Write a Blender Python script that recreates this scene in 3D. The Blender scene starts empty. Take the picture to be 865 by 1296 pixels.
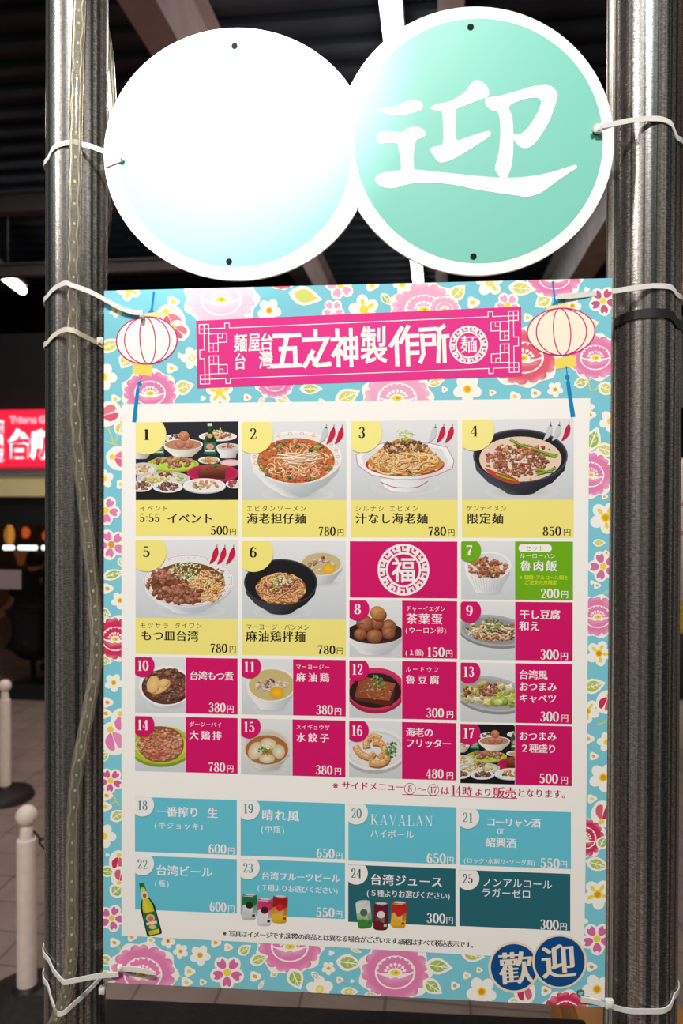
import bpy, bmesh, math, random
from mathutils import Vector, Matrix

# ------------------------------------------------------------------ camera, world, lights, exposure
SC = bpy.context.scene
COL = SC.collection
W_PX, H_PX, F_PX = 865.0, 1296.0, 936.0
YAW, PITCH, ROLL = -0.0748657, -0.01373111, 0.00341478
EYE = Vector((0.05501295, -0.86577201, 1.6))
BZ = 1.6 - 0.1645379                       # height of the middle of the menu board

def cam_axes():
    cy, sy = math.cos(YAW), math.sin(YAW)
    cp, sp = math.cos(PITCH), math.sin(PITCH)
    cr, sr = math.cos(ROLL), math.sin(ROLL)
    fw = Vector((sy * cp, cy * cp, sp))
    r0 = Vector((cy, -sy, 0)); u0 = r0.cross(fw)
    return r0 * cr + u0 * sr, -r0 * sr + u0 * cr, fw
RT, UP, FW = cam_axes()

cam = bpy.data.cameras.new('camera')
cam.sensor_fit = 'VERTICAL'; cam.sensor_height = 36.0; cam.sensor_width = 24.0
cam.lens = F_PX / H_PX * 36.0
cam.clip_start = 0.02; cam.clip_end = 200
cam.dof.use_dof = True; cam.dof.focus_distance = 0.88; cam.dof.aperture_fstop = 5.6
camo = bpy.data.objects.new('camera', cam); COL.objects.link(camo)
m = Matrix((RT, UP, -FW)).transposed().to_4x4(); m.translation = EYE
camo.matrix_world = m
SC.camera = camo

vs = SC.view_settings
SC.display_settings.display_device = 'sRGB'
vs.view_transform = 'Standard'; vs.look = 'None'; vs.gamma = 1.0; vs.use_curve_mapping = False
vs.exposure = 0.0

def setup_world():
    w = bpy.data.worlds.new('night_arcade'); SC.world = w; w.use_nodes = True
    nt = w.node_tree; N = nt.nodes; L = nt.links; N.clear()
    tc = N.new('ShaderNodeTexCoord'); sp = N.new('ShaderNodeSeparateXYZ')
    L.new(tc.outputs['Generated'], sp.inputs[0])
    at = N.new('ShaderNodeMath'); at.operation = 'ARCTAN2'
    L.new(sp.outputs[0], at.inputs[0]); L.new(sp.outputs[1], at.inputs[1])
    no = N.new('ShaderNodeTexNoise'); no.noise_dimensions = '1D'
    no.inputs['Scale'].default_value = 4.2; no.inputs['Detail'].default_value = 4.0
    L.new(at.outputs[0], no.inputs['W'])
    rp = N.new('ShaderNodeValToRGB')
    e = rp.color_ramp.elements
    e[0].position = 0.44; e[0].color = (0.010, 0.010, 0.012, 1)
    e[1].position = 0.59; e[1].color = (1.1, 0.98, 0.90, 1)
    x = e.new(0.51); x.color = (0.10, 0.092, 0.086, 1)
    L.new(no.outputs['Fac'], rp.inputs[0])
    # added glow bands for the pole reflections: dark below the horizon, brightest overhead
    mr = N.new('ShaderNodeValToRGB'); g = mr.color_ramp.elements
    g[0].position = 0.30; g[0].color = (0.05, 0.045, 0.042, 1)
    g[1].position = 0.80; g[1].color = (1.3, 1.3, 1.3, 1)
    h = g.new(0.52); h.color = (0.42, 0.42, 0.42, 1)
    ma = N.new('ShaderNodeMath'); ma.operation = 'MULTIPLY_ADD'; ma.inputs[1].default_value = 0.5; ma.inputs[2].default_value = 0.5
    L.new(sp.outputs[2], ma.inputs[0]); L.new(ma.outputs[0], mr.inputs[0])
    mx = N.new('ShaderNodeMix'); mx.data_type = 'RGBA'; mx.blend_type = 'MULTIPLY'; mx.inputs[0].default_value = 1.0
    L.new(rp.outputs[0], mx.inputs[6]); L.new(mr.outputs[0], mx.inputs[7])
    bg = N.new('ShaderNodeBackground'); bg.inputs['Strength'].default_value = 1.0
    out = N.new('ShaderNodeOutputWorld')
    L.new(mx.outputs[2], bg.inputs['Color']); L.new(bg.outputs[0], out.inputs['Surface'])
setup_world()

def add_light(name, kind, loc, aim, power, color=(1, 1, 1), **kw):
    l = bpy.data.lights.new(name, kind); l.energy = power; l.color = color
    for k, v in kw.items(): setattr(l, k, v)
    o = bpy.data.objects.new(name, l); COL.objects.link(o); o.location = loc
    d = Vector(aim) - Vector(loc)
    o.rotation_euler = d.to_track_quat('-Z', 'Y').to_euler()
    return o
# the spotlight under the roof that burns out the left half of the round sign
add_light('sign_spotlight', 'SPOT', (0.16, -1.30, 2.78), (-0.170, 0.0, 2.105), 300.0, (1.0, 0.97, 0.93),
          spot_size=math.radians(19), spot_blend=1.0, shadow_soft_size=0.03)
# fluorescent fittings over the walkway in front of the board
add_light('walkway_light', 'AREA', (-0.15, -1.45, 3.35), (0.05, 0.0, 1.45), 64.0, (1.0, 0.965, 0.92),
          shape='RECTANGLE', size=0.5, size_y=0.25)
add_light('walkway_light', 'AREA', (-2.1, -1.25, 3.30), (0.0, 0.0, 1.5), 30.0, (1.0, 0.965, 0.92),
          shape='RECTANGLE', size=0.3, size_y=0.9)
# fluorescent fittings over the passage behind
add_light('passage_light', 'AREA', (-1.2, 3.2, 3.9), (-1.2, 3.4, 0.0), 60.0, (1.0, 0.90, 0.82),
          shape='RECTANGLE', size=3.0, size_y=0.5)

# ------------------------------------------------------------------ helpers
def ray(px, py):
    return (FW + RT * ((px - W_PX / 2) / F_PX) + UP * ((H_PX / 2 - py) / F_PX))
def on_y(px, py, y):
    d = ray(px, py); return EYE + d * ((y - EYE.y) / d.y)
def on_z(px, py, z):
    d = ray(px, py); return EYE + d * ((z - EYE.z) / d.z)
BA = YAW + math.atan2(550 - W_PX / 2, F_PX)      # heading of the building's depth axis
BX = Vector((math.cos(BA), -math.sin(BA), 0)); BY = Vector((math.sin(BA), math.cos(BA), 0))
def bw(X, Y, z):
    p = EYE + BX * X + BY * Y; return Vector((p.x, p.y, z))
def bpix(px, py, Y):                              # building X, z of the point seen at a pixel on the plane at building depth Y
    d = ray(px, py); t = Y / d.dot(BY); p = d * t
    return p.dot(BX), EYE.z + p.z
def lin(c):
    c /= 255.0
    return c / 12.92 if c <= 0.04045 else ((c + 0.055) / 1.055) ** 2.4
def C(r, g, b, k=0.86):
    return (lin(r) * k, lin(g) * k, lin(b) * k)
def mixc(a, b, t):
    return tuple(a[i] + (b[i] - a[i]) * t for i in range(3))
def mulc(a, k):
    return tuple(x * k for x in a)

def tag(o, label=None, cat=None, group=None, kind=None):
    if label: o['label'] = label
    if cat: o['category'] = cat
    if group: o['group'] = group
    if kind: o['kind'] = kind
    return o
def empty(name, loc, label=None, cat=None, group=None, kind=None):
    o = bpy.data.objects.new(name, None); COL.objects.link(o); o.location = loc; o.empty_display_size = 0.05
    return tag(o, label, cat, group, kind)
def wloc(o):
    p = Vector((0, 0, 0))
    while o is not None: p += Vector(o.location); o = o.parent
    return p
def from_bm(name, bm, mats, parent=None, smooth=True, origin=None):
    """one mesh object from a bmesh in world coordinates"""
    bmesh.ops.recalc_face_normals(bm, faces=bm.faces)
    off = Vector(origin) if origin is not None else (wloc(parent) if parent is not None else Vector((0, 0, 0)))
    bmesh.ops.translate(bm, verts=bm.verts, vec=-off)
    me = bpy.data.meshes.new(name); bm.to_mesh(me); bm.free()
    if smooth:
        me.polygons.foreach_set('use_smooth', [True] * len(me.polygons))
        me.set_sharp_from_angle(angle=math.radians(35))
    for x in (mats if isinstance(mats, (list, tuple)) else [mats]): me.materials.append(x)
    o = bpy.data.objects.new(name, me); COL.objects.link(o)
    if parent is not None: o.parent = parent
    if origin is not None: o.location = origin
    return o
def new(): return bmesh.new()
def box(bm, c, s, mat=None, bevel=0.0):
    g = bmesh.ops.create_cube(bm, size=1.0)
    vs_ = g['verts']
    bmesh.ops.scale(bm, verts=vs_, vec=s)
    if bevel > 0:
        es = list({e for v in vs_ for e in v.link_edges})
        r = bmesh.ops.bevel(bm, geom=es, offset=bevel, segments=2, affect='EDGES', profile=0.5)
        vs_ = list({v for f in r['faces'] for v in f.verts} | {v for v in vs_ if v.is_valid})
    M_ = Matrix.Translation(c) @ (mat.to_4x4() if mat is not None else Matrix.Identity(4))
    bmesh.ops.transform(bm, matrix=M_, verts=vs_)
BROT = Matrix((BX, BY, Vector((0, 0, 1)))).transposed()
def bbox_(bm, x0, x1, y0, y1, z0, z1, bevel=0.0):     # box given in building coordinates
    c = bw((x0 + x1) / 2, (y0 + y1) / 2, (z0 + z1) / 2)
    box(bm, c, (abs(x1 - x0), abs(y1 - y0), abs(z1 - z0)), BROT, bevel)
def smooth_path(pts, n):
    P = [Vector(p) for p in pts]; out = []
    for i in range(len(P) - 1):
        p0 = P[max(i - 1, 0)]; p1 = P[i]; p2 = P[i + 1]; p3 = P[min(i + 2, len(P) - 1)]
        for k in range(n):
            t = k / n
            out.append(0.5 * ((2 * p1) + (p2 - p0) * t + (2 * p0 - 5 * p1 + 4 * p2 - p3) * t * t + (3 * p1 - p0 - 3 * p2 + p3) * t ** 3))
    out.append(P[-1]); return out
def tube(bm, pts, r, seg=12, caps=True, closed=False):
    rings = []; n = len(pts); ref = None
    for i, p in enumerate(pts):
        a = pts[(i - 1) % n] if closed else pts[max(i - 1, 0)]
        b = pts[(i + 1) % n] if closed else pts[min(i + 1, n - 1)]
        t = (Vector(b) - Vector(a)).normalized()
        if ref is None:
            ref = Vector((0, 0, 1)) if abs(t.z) < 0.9 else Vector((1, 0, 0))
        s = t.cross(ref).normalized(); u = s.cross(t).normalized(); ref = u
        rr = r[i] if isinstance(r, (list, tuple)) else r
        rings.append([bm.verts.new(Vector(p) + (s * math.cos(2 * math.pi * k / seg) + u * math.sin(2 * math.pi * k / seg)) * rr) for k in range(seg)])
    m_ = n if closed else n - 1
    for i in range(m_):
        A, B = rings[i], rings[(i + 1) % n]
        for k in range(seg):
            bm.faces.new((A[k], A[(k + 1) % seg], B[(k + 1) % seg], B[k]))
    if caps and not closed:
        bm.faces.new(rings[0]); bm.faces.new(rings[-1])
def lathe(bm, prof, c, seg=32, axis=None):
    rings = []
    for (r, z) in prof:
        if r < 1e-6:
            rings.append([bm.verts.new(Vector(c) + Vector((0, 0, z)))])
        else:
            rings.append([bm.verts.new(Vector(c) + Vector((r * math.cos(2 * math.pi * k / seg), r * math.sin(2 * math.pi * k / seg), z))) for k in range(seg)])
    for A, B in zip(rings, rings[1:]):
        for k in range(seg):
            a, b = A[k % len(A)], A[(k + 1) % len(A)]
            c_, d = B[(k + 1) % len(B)], B[k % len(B)]
            f = [a]
            for v in (b, c_, d):
                if v not in f: f.append(v)
            if len(f) >= 3: bm.faces.new(f)
    for R in (rings[0], rings[-1]):
        if len(R) > 2: bm.faces.new(R)

# ------------------------------------------------------------------ materials
def mat(name, color, rough=0.5, metal=0.0, spec=0.5, emit=None, estr=0.0, trans=0.0, ior=1.45, noise=None, bump=None, alpha=1.0):
    M_ = bpy.data.materials.new(name); M_.use_nodes = True
    nt = M_.node_tree; b = nt.nodes['Principled BSDF']; L = nt.links
    b.inputs['Base Color'].default_value = (*color, 1); b.inputs['Roughness'].default_value = rough
    b.inputs['Metallic'].default_value = metal; b.inputs['Specular IOR Level'].default_value = spec
    b.inputs['Transmission Weight'].default_value = trans; b.inputs['IOR'].default_value = ior
    b.inputs['Alpha'].default_value = alpha
    if emit: b.inputs['Emission Color'].default_value = (*emit, 1); b.inputs['Emission Strength'].default_value = estr
    tc = nt.nodes.new('ShaderNodeTexCoord')
    if noise:
        sc, amt = noise
        n = nt.nodes.new('ShaderNodeTexNoise'); n.inputs['Scale'].default_value = sc; n.inputs['Detail'].default_value = 5
        L.new(tc.outputs['Object'], n.inputs['Vector'])
        r = nt.nodes.new('ShaderNodeValToRGB')
        r.color_ramp.elements[0].position = 0.3; r.color_ramp.elements[1].position = 0.7
        r.color_ramp.elements[0].color = (*mulc(color, 1 - amt), 1); r.color_ramp.elements[1].color = (*[min(1, x * (1 + amt)) for x in color], 1)
        L.new(n.outputs['Fac'], r.inputs[0]); L.new(r.outputs[0], b.inputs['Base Color'])
    if bump:
        sc, st = bump
        n2 = nt.nodes.new('ShaderNodeTexNoise'); n2.inputs['Scale'].default_value = sc; n2.inputs['Detail'].default_value = 4
        L.new(tc.outputs['Object'], n2.inputs['Vector'])
        bp_ = nt.nodes.new('ShaderNodeBump'); bp_.inputs['Strength'].default_value = st; bp_.inputs['Distance'].default_value = 0.002
        L.new(n2.outputs['Fac'], bp_.inputs['Height']); L.new(bp_.outputs[0], b.inputs['Normal'])
    return M_
def ink_material(name, rough, spec):
    M_ = bpy.data.materials.new(name); M_.use_nodes = True
    nt = M_.node_tree; b = nt.nodes['Principled BSDF']
    a = nt.nodes.new('ShaderNodeAttribute'); a.attribute_name = 'ink'
    nt.links.new(a.outputs['Color'], b.inputs['Base Color'])
    b.inputs['Roughness'].default_value = rough; b.inputs['Specular IOR Level'].default_value = spec
    return M_
INK = ink_material('printed_ink', 0.55, 0.25)

def pole_material(name, seed, tint):
    """galvanised steel: mottled spangle, fine cross scratches, reflections painted in as long vertical bands"""
    M_ = bpy.data.materials.new(name); M_.use_nodes = True
    nt = M_.node_tree; N = nt.nodes; L = nt.links; b = N['Principled BSDF']
    tc = N.new('ShaderNodeTexCoord'); sp = N.new('ShaderNodeSeparateXYZ'); L.new(tc.outputs['Object'], sp.inputs[0])
    at = N.new('ShaderNodeMath'); at.operation = 'ARCTAN2'; L.new(sp.outputs[0], at.inputs[0]); L.new(sp.outputs[1], at.inputs[1])
    def coord(ka, kz, off):
        c = N.new('ShaderNodeCombineXYZ'); c.inputs[2].default_value = off
        a = N.new('ShaderNodeMath'); a.operation = 'MULTIPLY'; a.inputs[1].default_value = ka; L.new(at.outputs[0], a.inputs[0])
        z = N.new('ShaderNodeMath'); z.operation = 'MULTIPLY'; z.inputs[1].default_value = kz; L.new(sp.outputs[2], z.inputs[0])
        L.new(a.outputs[0], c.inputs[0]); L.new(z.outputs[0], c.inputs[1]); return c
    def noise(co, sc, det):
        n = N.new('ShaderNodeTexNoise'); n.inputs['Scale'].default_value = sc; n.inputs['Detail'].default_value = det
        L.new(co.outputs[0], n.inputs['Vector']); return n
    bands = noise(coord(2.6, 0.10, seed), 2.4, 4)         # reflected light and dark painted into the colour as long vertical bands
    scr = noise(coord(7.0, 520.0, seed + 3), 1.0, 2)      # fine cross scratches
    speck = noise(coord(14.0, 120.0, seed + 7), 1.6, 5)
    def ramp(src, p0, c0, p1, c1):
        r = N.new('ShaderNodeValToRGB'); e = r.color_ramp.elements
        e[0].position = p0; e[0].color = (*c0, 1); e[1].position = p1; e[1].color = (*c1, 1)
        L.new(src, r.inputs[0]); return r
    r1 = ramp(bands.outputs['Fac'], 0.42, (tint[0] * .16, tint[1] * .19, tint[2] * .19), 0.62, tint)
    e_ = r1.color_ramp.elements
    for pos, c_ in ((0.46, (tint[0] * .44, tint[1] * .48, tint[2] * .48)), (0.52, (tint[0] * .62, tint[1] * .55, tint[2] * .52)), (0.57, (tint[0] * .84, tint[1] * .74, tint[2] * .69))):
        q_ = e_.new(pos); q_.color = (*c_, 1)
    r2 = ramp(scr.outputs['Fac'], 0.40, (0.42, 0.42, 0.42), 0.60, (1, 1, 1))
    r3 = ramp(speck.outputs['Fac'], 0.34, (0.55, 0.55, 0.55), 0.56, (1, 1, 1))
    def mul(a, c, f):
        m_ = N.new('ShaderNodeMix'); m_.data_type = 'RGBA'; m_.blend_type = 'MULTIPLY'; m_.inputs[0].default_value = f
        L.new(a, m_.inputs[6]); L.new(c, m_.inputs[7]); return m_
    m1 = mul(r1.outputs[0], r2.outputs[0], 0.8); m2 = mul(m1.outputs[2], r3.outputs[0], 0.7)
    L.new(m2.outputs[2], b.inputs['Base Color'])
    b.inputs['Metallic'].default_value = 0.85
    rr = ramp(scr.outputs['Fac'], 0.3, (0.36,) * 3, 0.7, (0.24,) * 3)
    L.new(rr.outputs[0], b.inputs['Roughness'])
    bp_ = N.new('ShaderNodeBump'); bp_.inputs['Strength'].default_value = 0.08; bp_.inputs['Distance'].default_value = 0.0010
    L.new(scr.outputs['Fac'], bp_.inputs['Height']); L.new(bp_.outputs[0], b.inputs['Normal'])
    return M_
# ------------------------------------------------------------------ flat printing: polygons of ink measured on the photograph and laid on the board's plane
def slope(y): return -0.0249 + (y - 360.0) * 8.46e-5
def hull(P):
    P = sorted(set(P))
    if len(P) < 3: return P
    def half(Q):
        h = []
        for p in Q:
            while len(h) > 1 and (h[-1][0] - h[-2][0]) * (p[1] - h[-2][1]) - (h[-1][1] - h[-2][1]) * (p[0] - h[-2][0]) <= 0: h.pop()
            h.append(p)
        return h[:-1]
    return half(P) + half(P[::-1])
def spline(pts, n=6, closed=False):
    P = list(pts); N = len(P); out = []
    for i in range(N if closed else N - 1):
        if closed: p0, p1, p2, p3 = P[(i - 1) % N], P[i], P[(i + 1) % N], P[(i + 2) % N]
        else: p0, p1, p2, p3 = P[max(i - 1, 0)], P[i], P[i + 1], P[min(i + 2, N - 1)]
        for k in range(n):
            t = k / n
            out.append(tuple(0.5 * (2 * p1[j] + (p2[j] - p0[j]) * t + (2 * p0[j] - 5 * p1[j] + 4 * p2[j] - p3[j]) * t * t + (3 * p1[j] - p0[j] - 3 * p2[j] + p3[j]) * t ** 3) for j in (0, 1)))
    if not closed: out.append(P[-1])
    return out
def clip_poly(pts, cols, region):
    """Sutherland-Hodgman against a convex region, colours carried along"""
    area = sum(region[i][0] * region[(i + 1) % len(region)][1] - region[(i + 1) % len(region)][0] * region[i][1] for i in range(len(region)))
    sgn = 1 if area > 0 else -1
    for i in range(len(region)):
        a, b = region[i], region[(i + 1) % len(region)]
        def side(p): return sgn * ((b[0] - a[0]) * (p[1] - a[1]) - (b[1] - a[1]) * (p[0] - a[0]))
        o, oc = [], []
        for k in range(len(pts)):
            p, q = pts[k], pts[(k + 1) % len(pts)]; cp, cq = cols[k], cols[(k + 1) % len(pts)]
            sp, sq = side(p), side(q)
            if sp >= 0: o.append(p); oc.append(cp)
            if (sp >= 0) != (sq >= 0):
                t = sp / (sp - sq)
                o.append((p[0] + (q[0] - p[0]) * t, p[1] + (q[1] - p[1]) * t)); oc.append(mixc(cp, cq, t))
        pts, cols = o, oc
        if len(pts) < 3: return [], []
    return pts, cols

class FontBox:
    def __init__(self):
        self.cache = {}; self.cu = None
    def get(self, ch, off):
        k = (ch, off)
        if k not in self.cache:
            if self.cu is None:
                self.cu = bpy.data.curves.new('glyph', 'FONT'); self.ob = bpy.data.objects.new('glyph', self.cu); COL.objects.link(self.ob)
                self.cu.resolution_u = 3
            self.cu.body = ch; self.cu.offset = off
            dg = bpy.context.evaluated_depsgraph_get(); dg.update()
            me = bpy.data.meshes.new_from_object(self.ob.evaluated_get(dg))
            self.cache[k] = ([(v.co.x, v.co.y) for v in me.vertices], [tuple(p.vertices) for p in me.polygons])
            bpy.data.meshes.remove(me)
        return self.cache[k]
    def close(self):
        if self.cu is not None:
            bpy.data.objects.remove(self.ob); bpy.data.curves.remove(self.cu); self.cu = None
FONT = FontBox()

def arc(cx, cy, rx, ry, a0, a1, n=14):
    return [(cx + rx * math.cos(math.radians(a0 + (a1 - a0) * i / n)), cy + ry * math.sin(math.radians(a0 + (a1 - a0) * i / n))) for i in range(n + 1)]
# serif figures and letters: pen paths swept with a broad flat nib (x right, y up, height 1); each entry (advance, [(nib width, path)])
TH = 0.03
SERIF = {
    '0': (.56, [(.13, arc(.27, .5, .19, .47, 0, 360, 28))]),
    '1': (.50, [(.14, [(.27, .03), (.27, .97)]), (TH, [(.10, .02), (.44, .02)]), (.04, [(.12, .86), (.26, .95)])]),
    '2': (.56, [(.05, arc(.13, .74, .05, .05, 0, 360, 10)), (.10, [(.10, .74)] + arc(.26, .72, .16, .25, 150, -20, 12)), (.09, [(.41, .64), (.30, .38), (.10, .06)]), (.06, [(.08, .06), (.45, .06)]), (.04, [(.46, .08), (.48, .26)])]),
    '3': (.56, [(.10, [(.11, .80)] + arc(.26, .75, .14, .22, 140, -80, 12)), (.12, arc(.25, .27, .17, .25, 80, -150, 14)), (.08, arc(.11, .22, .02, .03, 0, 360, 8)), (.03, [(.18, .51), (.28, .51)])]),
    '4': (.56, [(.13, [(.36, .02), (.36, .96)]), (.04, [(.34, .95), (.05, .31)]), (.03, [(.05, .29), (.50, .29)]), (TH, [(.24, .02), (.48, .02)])]),
    '5': (.56, [(.04, [(.13, .93), (.11, .52)]), (.06, [(.13, .93), (.42, .93)]), (.05, [(.14, .89), (.40, .89)]), (.03, [(.11, .52), (.16, .58)]), (.13, arc(.25, .31, .18, .28, 130, -140, 16)), (.07, arc(.10, .19, .02, .03, 0, 360, 8))]),
    '6': (.56, [(.12, arc(.27, .30, .17, .28, 0, 360, 22)), (.12, arc(.36, .45, .26, .52, 100, 200, 12)), (.06, arc(.42, .82, .02, .03, 0, 360, 8))]),
    '7': (.54, [(.07, [(.09, .93), (.46, .93)]), (.05, [(.08, .78), (.09, .94)]), (.05, [(.46, .92), (.32, .55)]), (.13, [(.32, .55), (.24, .25), (.24, .03)]), (.06, [(.12, .89), (.46, .89)])]),
    '8': (.56, [(.11, arc(.27, .74, .14, .22, 0, 360, 22)), (.12, arc(.27, .26, .18, .24, 0, 360, 22))]),
    '9': (.56, [(.12, arc(.27, .70, .17, .28, 0, 360, 22)), (.12, arc(.18, .55, .26, .52, -80, 20, 12)), (.06, arc(.12, .18, .02, .03, 0, 360, 8))]),
    ':': (.30, [(.09, arc(.15, .16, .02, .03, 0, 360, 8)), (.09, arc(.15, .62, .02, .03, 0, 360, 8))]),
    'K': (.86, [(.12, [(.20, .03), (.20, .97)]), (TH, [(.06, .98), (.34, .98)]), (TH, [(.06, .02), (.34, .02)]), (.03, [(.26, .40), (.70, .96)]), (.11, [(.36, .56), (.70, .04)]), (TH, [(.56, .98), (.80, .98)]), (TH, [(.56, .02), (.84, .02)])]),
    'A': (.84, [(.03, [(.14, .02), (.40, .97)]), (.11, [(.40, .97), (.67, .02)]), (TH, [(.22, .33), (.58, .33)]), (TH, [(.02, .02), (.26, .02)]), (TH, [(.54, .02), (.82, .02)])]),
    'V': (.82, [(.11, [(.15, .97), (.41, .03)]), (.03, [(.41, .03), (.68, .97)]), (TH, [(.02, .98), (.29, .98)]), (TH, [(.56, .98), (.80, .98)])]),
    'L': (.74, [(.12, [(.20, .03), (.20, .97)]), (TH, [(.06, .98), (.36, .98)]), (.04, [(.06, .02), (.66, .02)]), (.04, [(.66, .02), (.68, .28)])]),
    'N': (.88, [(.04, [(.17, .03), (.17, .97)]), (.12, [(.20, .97), (.68, .03)]), (.04, [(.70, .03), (.70, .97)]), (TH, [(.04, .02), (.30, .02)]), (TH, [(.58, .98), (.84, .98)]), (TH, [(.04, .98), (.22, .98)])]),
    'o': (.54, [(.11, arc(.27, .34, .19, .32, 0, 360, 24))]),
    'r': (.44, [(.11, [(.15, .03), (.15, .66)]), (TH, [(.04, .02), (.30, .02)]), (TH, [(.04, .66), (.16, .66)]), (.05, [(.18, .48), (.26, .62), (.36, .64)]), (.08, arc(.37, .60, .02, .03, 0, 360, 8))]),
}

class Print:
    """one printed piece; every shape lands a hair in front of the one before"""
    def __init__(self, level, step=1.2e-6, clip=None):
        self.v = []; self.f = []; self.c = []; self.y = -level; self.step = step; self.clip = clip
    def up(self): self.y -= self.step
    def raw(self, pts, cols):
        n = len(self.v)
        for p in pts:
            q = on_y(p[0], p[1], 0.0); self.v.append((q.x, self.y, q.z))
        self.f.append(tuple(range(n, n + len(pts)))); self.c.append(cols)
    def poly(self, pts, col, lift=True):
        if lift: self.up()
        cols = list(col) if isinstance(col[0], (tuple, list)) else [col] * len(pts)
        pts = [tuple(p) for p in pts]
        if self.clip:
            pts, cols = clip_poly(pts, cols, self.clip)
            if len(pts) < 3: return
        self.raw(pts, cols)
    def fan(self, pts, col, mid, c=None):
        """polygon shaded from the middle colour to the rim colour"""
        self.up()
        if c is None: c = (sum(p[0] for p in pts) / len(pts), sum(p[1] for p in pts) / len(pts))
        cols = list(col) if isinstance(col[0], (tuple, list)) else [col] * len(pts)
        for i in range(len(pts)):
            j = (i + 1) % len(pts)
            self.poly([c, pts[i], pts[j]], [mid, cols[i], cols[j]], lift=False)
    def ell(self, cx, cy, rx, ry, col, rot=0.0, n=28, mid=None):
        a = math.radians(rot); ca, sa = math.cos(a), math.sin(a)
        pts = []
        for k in range(n):
            x, y = rx * math.cos(2 * math.pi * k / n), ry * math.sin(2 * math.pi * k / n)
            pts.append((cx + x * ca - y * sa, cy + x * sa + y * ca))
        if mid is None: self.poly(pts, col)
        else: self.fan(pts, col, mid)
    def ring(self, cx, cy, rx, ry, w, col, rot=0.0, n=48, a0=0, a1=360):
        a = math.radians(rot); ca, sa = math.cos(a), math.sin(a)
        pts = []
        for k in range(n + 1):
            t = math.radians(a0 + (a1 - a0) * k / n); x, y = rx * math.cos(t), ry * math.sin(t)
            pts.append((cx + x * ca - y * sa, cy + x * sa + y * ca))
        self.stroke(pts, w, col)
    def stroke(self, pts, w, col, w1=None):
        """ribbon along a path; width w to w1"""
        self.up(); n = len(pts); L, R = [], []
        for i in range(n):
            a, b = pts[max(i - 1, 0)], pts[min(i + 1, n - 1)]
            if i == 0 and pts[0] == pts[-1] and n > 3: a = pts[-2]
            if i == n - 1 and pts[0] == pts[-1] and n > 3: b = pts[1]
            dx, dy = b[0] - a[0], b[1] - a[1]; d = math.hypot(dx, dy) or 1
            ww = (w if w1 is None else w + (w1 - w) * i / (n - 1)) / 2
            L.append((pts[i][0] - dy / d * ww, pts[i][1] + dx / d * ww)); R.append((pts[i][0] + dy / d * ww, pts[i][1] - dx / d * ww))
        for i in range(n - 1):
            self.poly([L[i], L[i + 1], R[i + 1], R[i]], col, lift=False)
    def lines(self, pts, w, col):
        """straight segments with mitred corners"""
        pts = [p for i, p in enumerate(pts) if i == 0 or math.dist(p, pts[i - 1]) > 1e-6]
        self.up(); h = w / 2; n = len(pts); closed = n > 3 and math.dist(pts[0], pts[-1]) < 1e-6; L, R = [], []
        for i in range(n):
            a = pts[i - 1] if i else (pts[-2] if closed else None); b = pts[i + 1] if i < n - 1 else (pts[1] if closed else None); p = pts[i]
            ns = []
            for q, r in ((a, p), (p, b)):
                if q is None or r is None: continue
                dx, dy = r[0] - q[0], r[1] - q[1]; d = math.hypot(dx, dy); ns.append((-dy / d, dx / d))
            nx, ny = sum(v[0] for v in ns), sum(v[1] for v in ns); d = math.hypot(nx, ny) or 1; nx, ny = nx / d, ny / d
            k = h / max(.45, nx * ns[0][0] + ny * ns[0][1])
            ex, ey = 0.0, 0.0
            if not closed and i in (0, n - 1):
                q, r = (pts[1], p) if i == 0 else (pts[-2], p); d = math.dist(q, r); ex, ey = (r[0] - q[0]) / d * h, (r[1] - q[1]) / d * h
            L.append((p[0] + nx * k + ex, p[1] + ny * k + ey)); R.append((p[0] - nx * k + ex, p[1] - ny * k + ey))
        for i in range(n - 1): self.poly([L[i], L[i + 1], R[i + 1], R[i]], col, lift=False)
    def quad(self, q, col): self.poly(q, col)
    # lettering
    def glyph(self, ch, x, y, sx, sy, col, off=0.0, dup=(0.0,), sl=0.0, rot=0.0):
        V, F = FONT.get(ch, off); ca, sa = math.cos(rot), math.sin(rot); y_keep = self.y
        for k, d in enumerate(dup):
            dx, dy = d if isinstance(d, tuple) else (d, 0.0)
            P = []
            for (gx, gy) in V:
                X, Y = (gx + dx) * sx, -(gy + dy) * sy
                X, Y = X * ca - Y * sa, X * sa + Y * ca
                P.append((x + X, y + Y + sl * X))
            self.y -= 1.2e-6
            for f in F:
                self.poly([P[i] for i in f], col, lift=False)
        self.y = y_keep
    STY = {'min': (0.0, (0.0, 0.018, 0.036, 0.05)), 'minb': (0.0, (0.0, 0.02, 0.04, 0.06)), 'reg': (0.0, (0.0,)), 'med': (0.0, (0.0, 0.015)),
           'goth': (0.0, ((0.0, 0.0), (0.02, 0.0), (0.04, 0.0), (0.0, 0.025), (0.02, 0.025), (0.04, 0.025)))}
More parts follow.
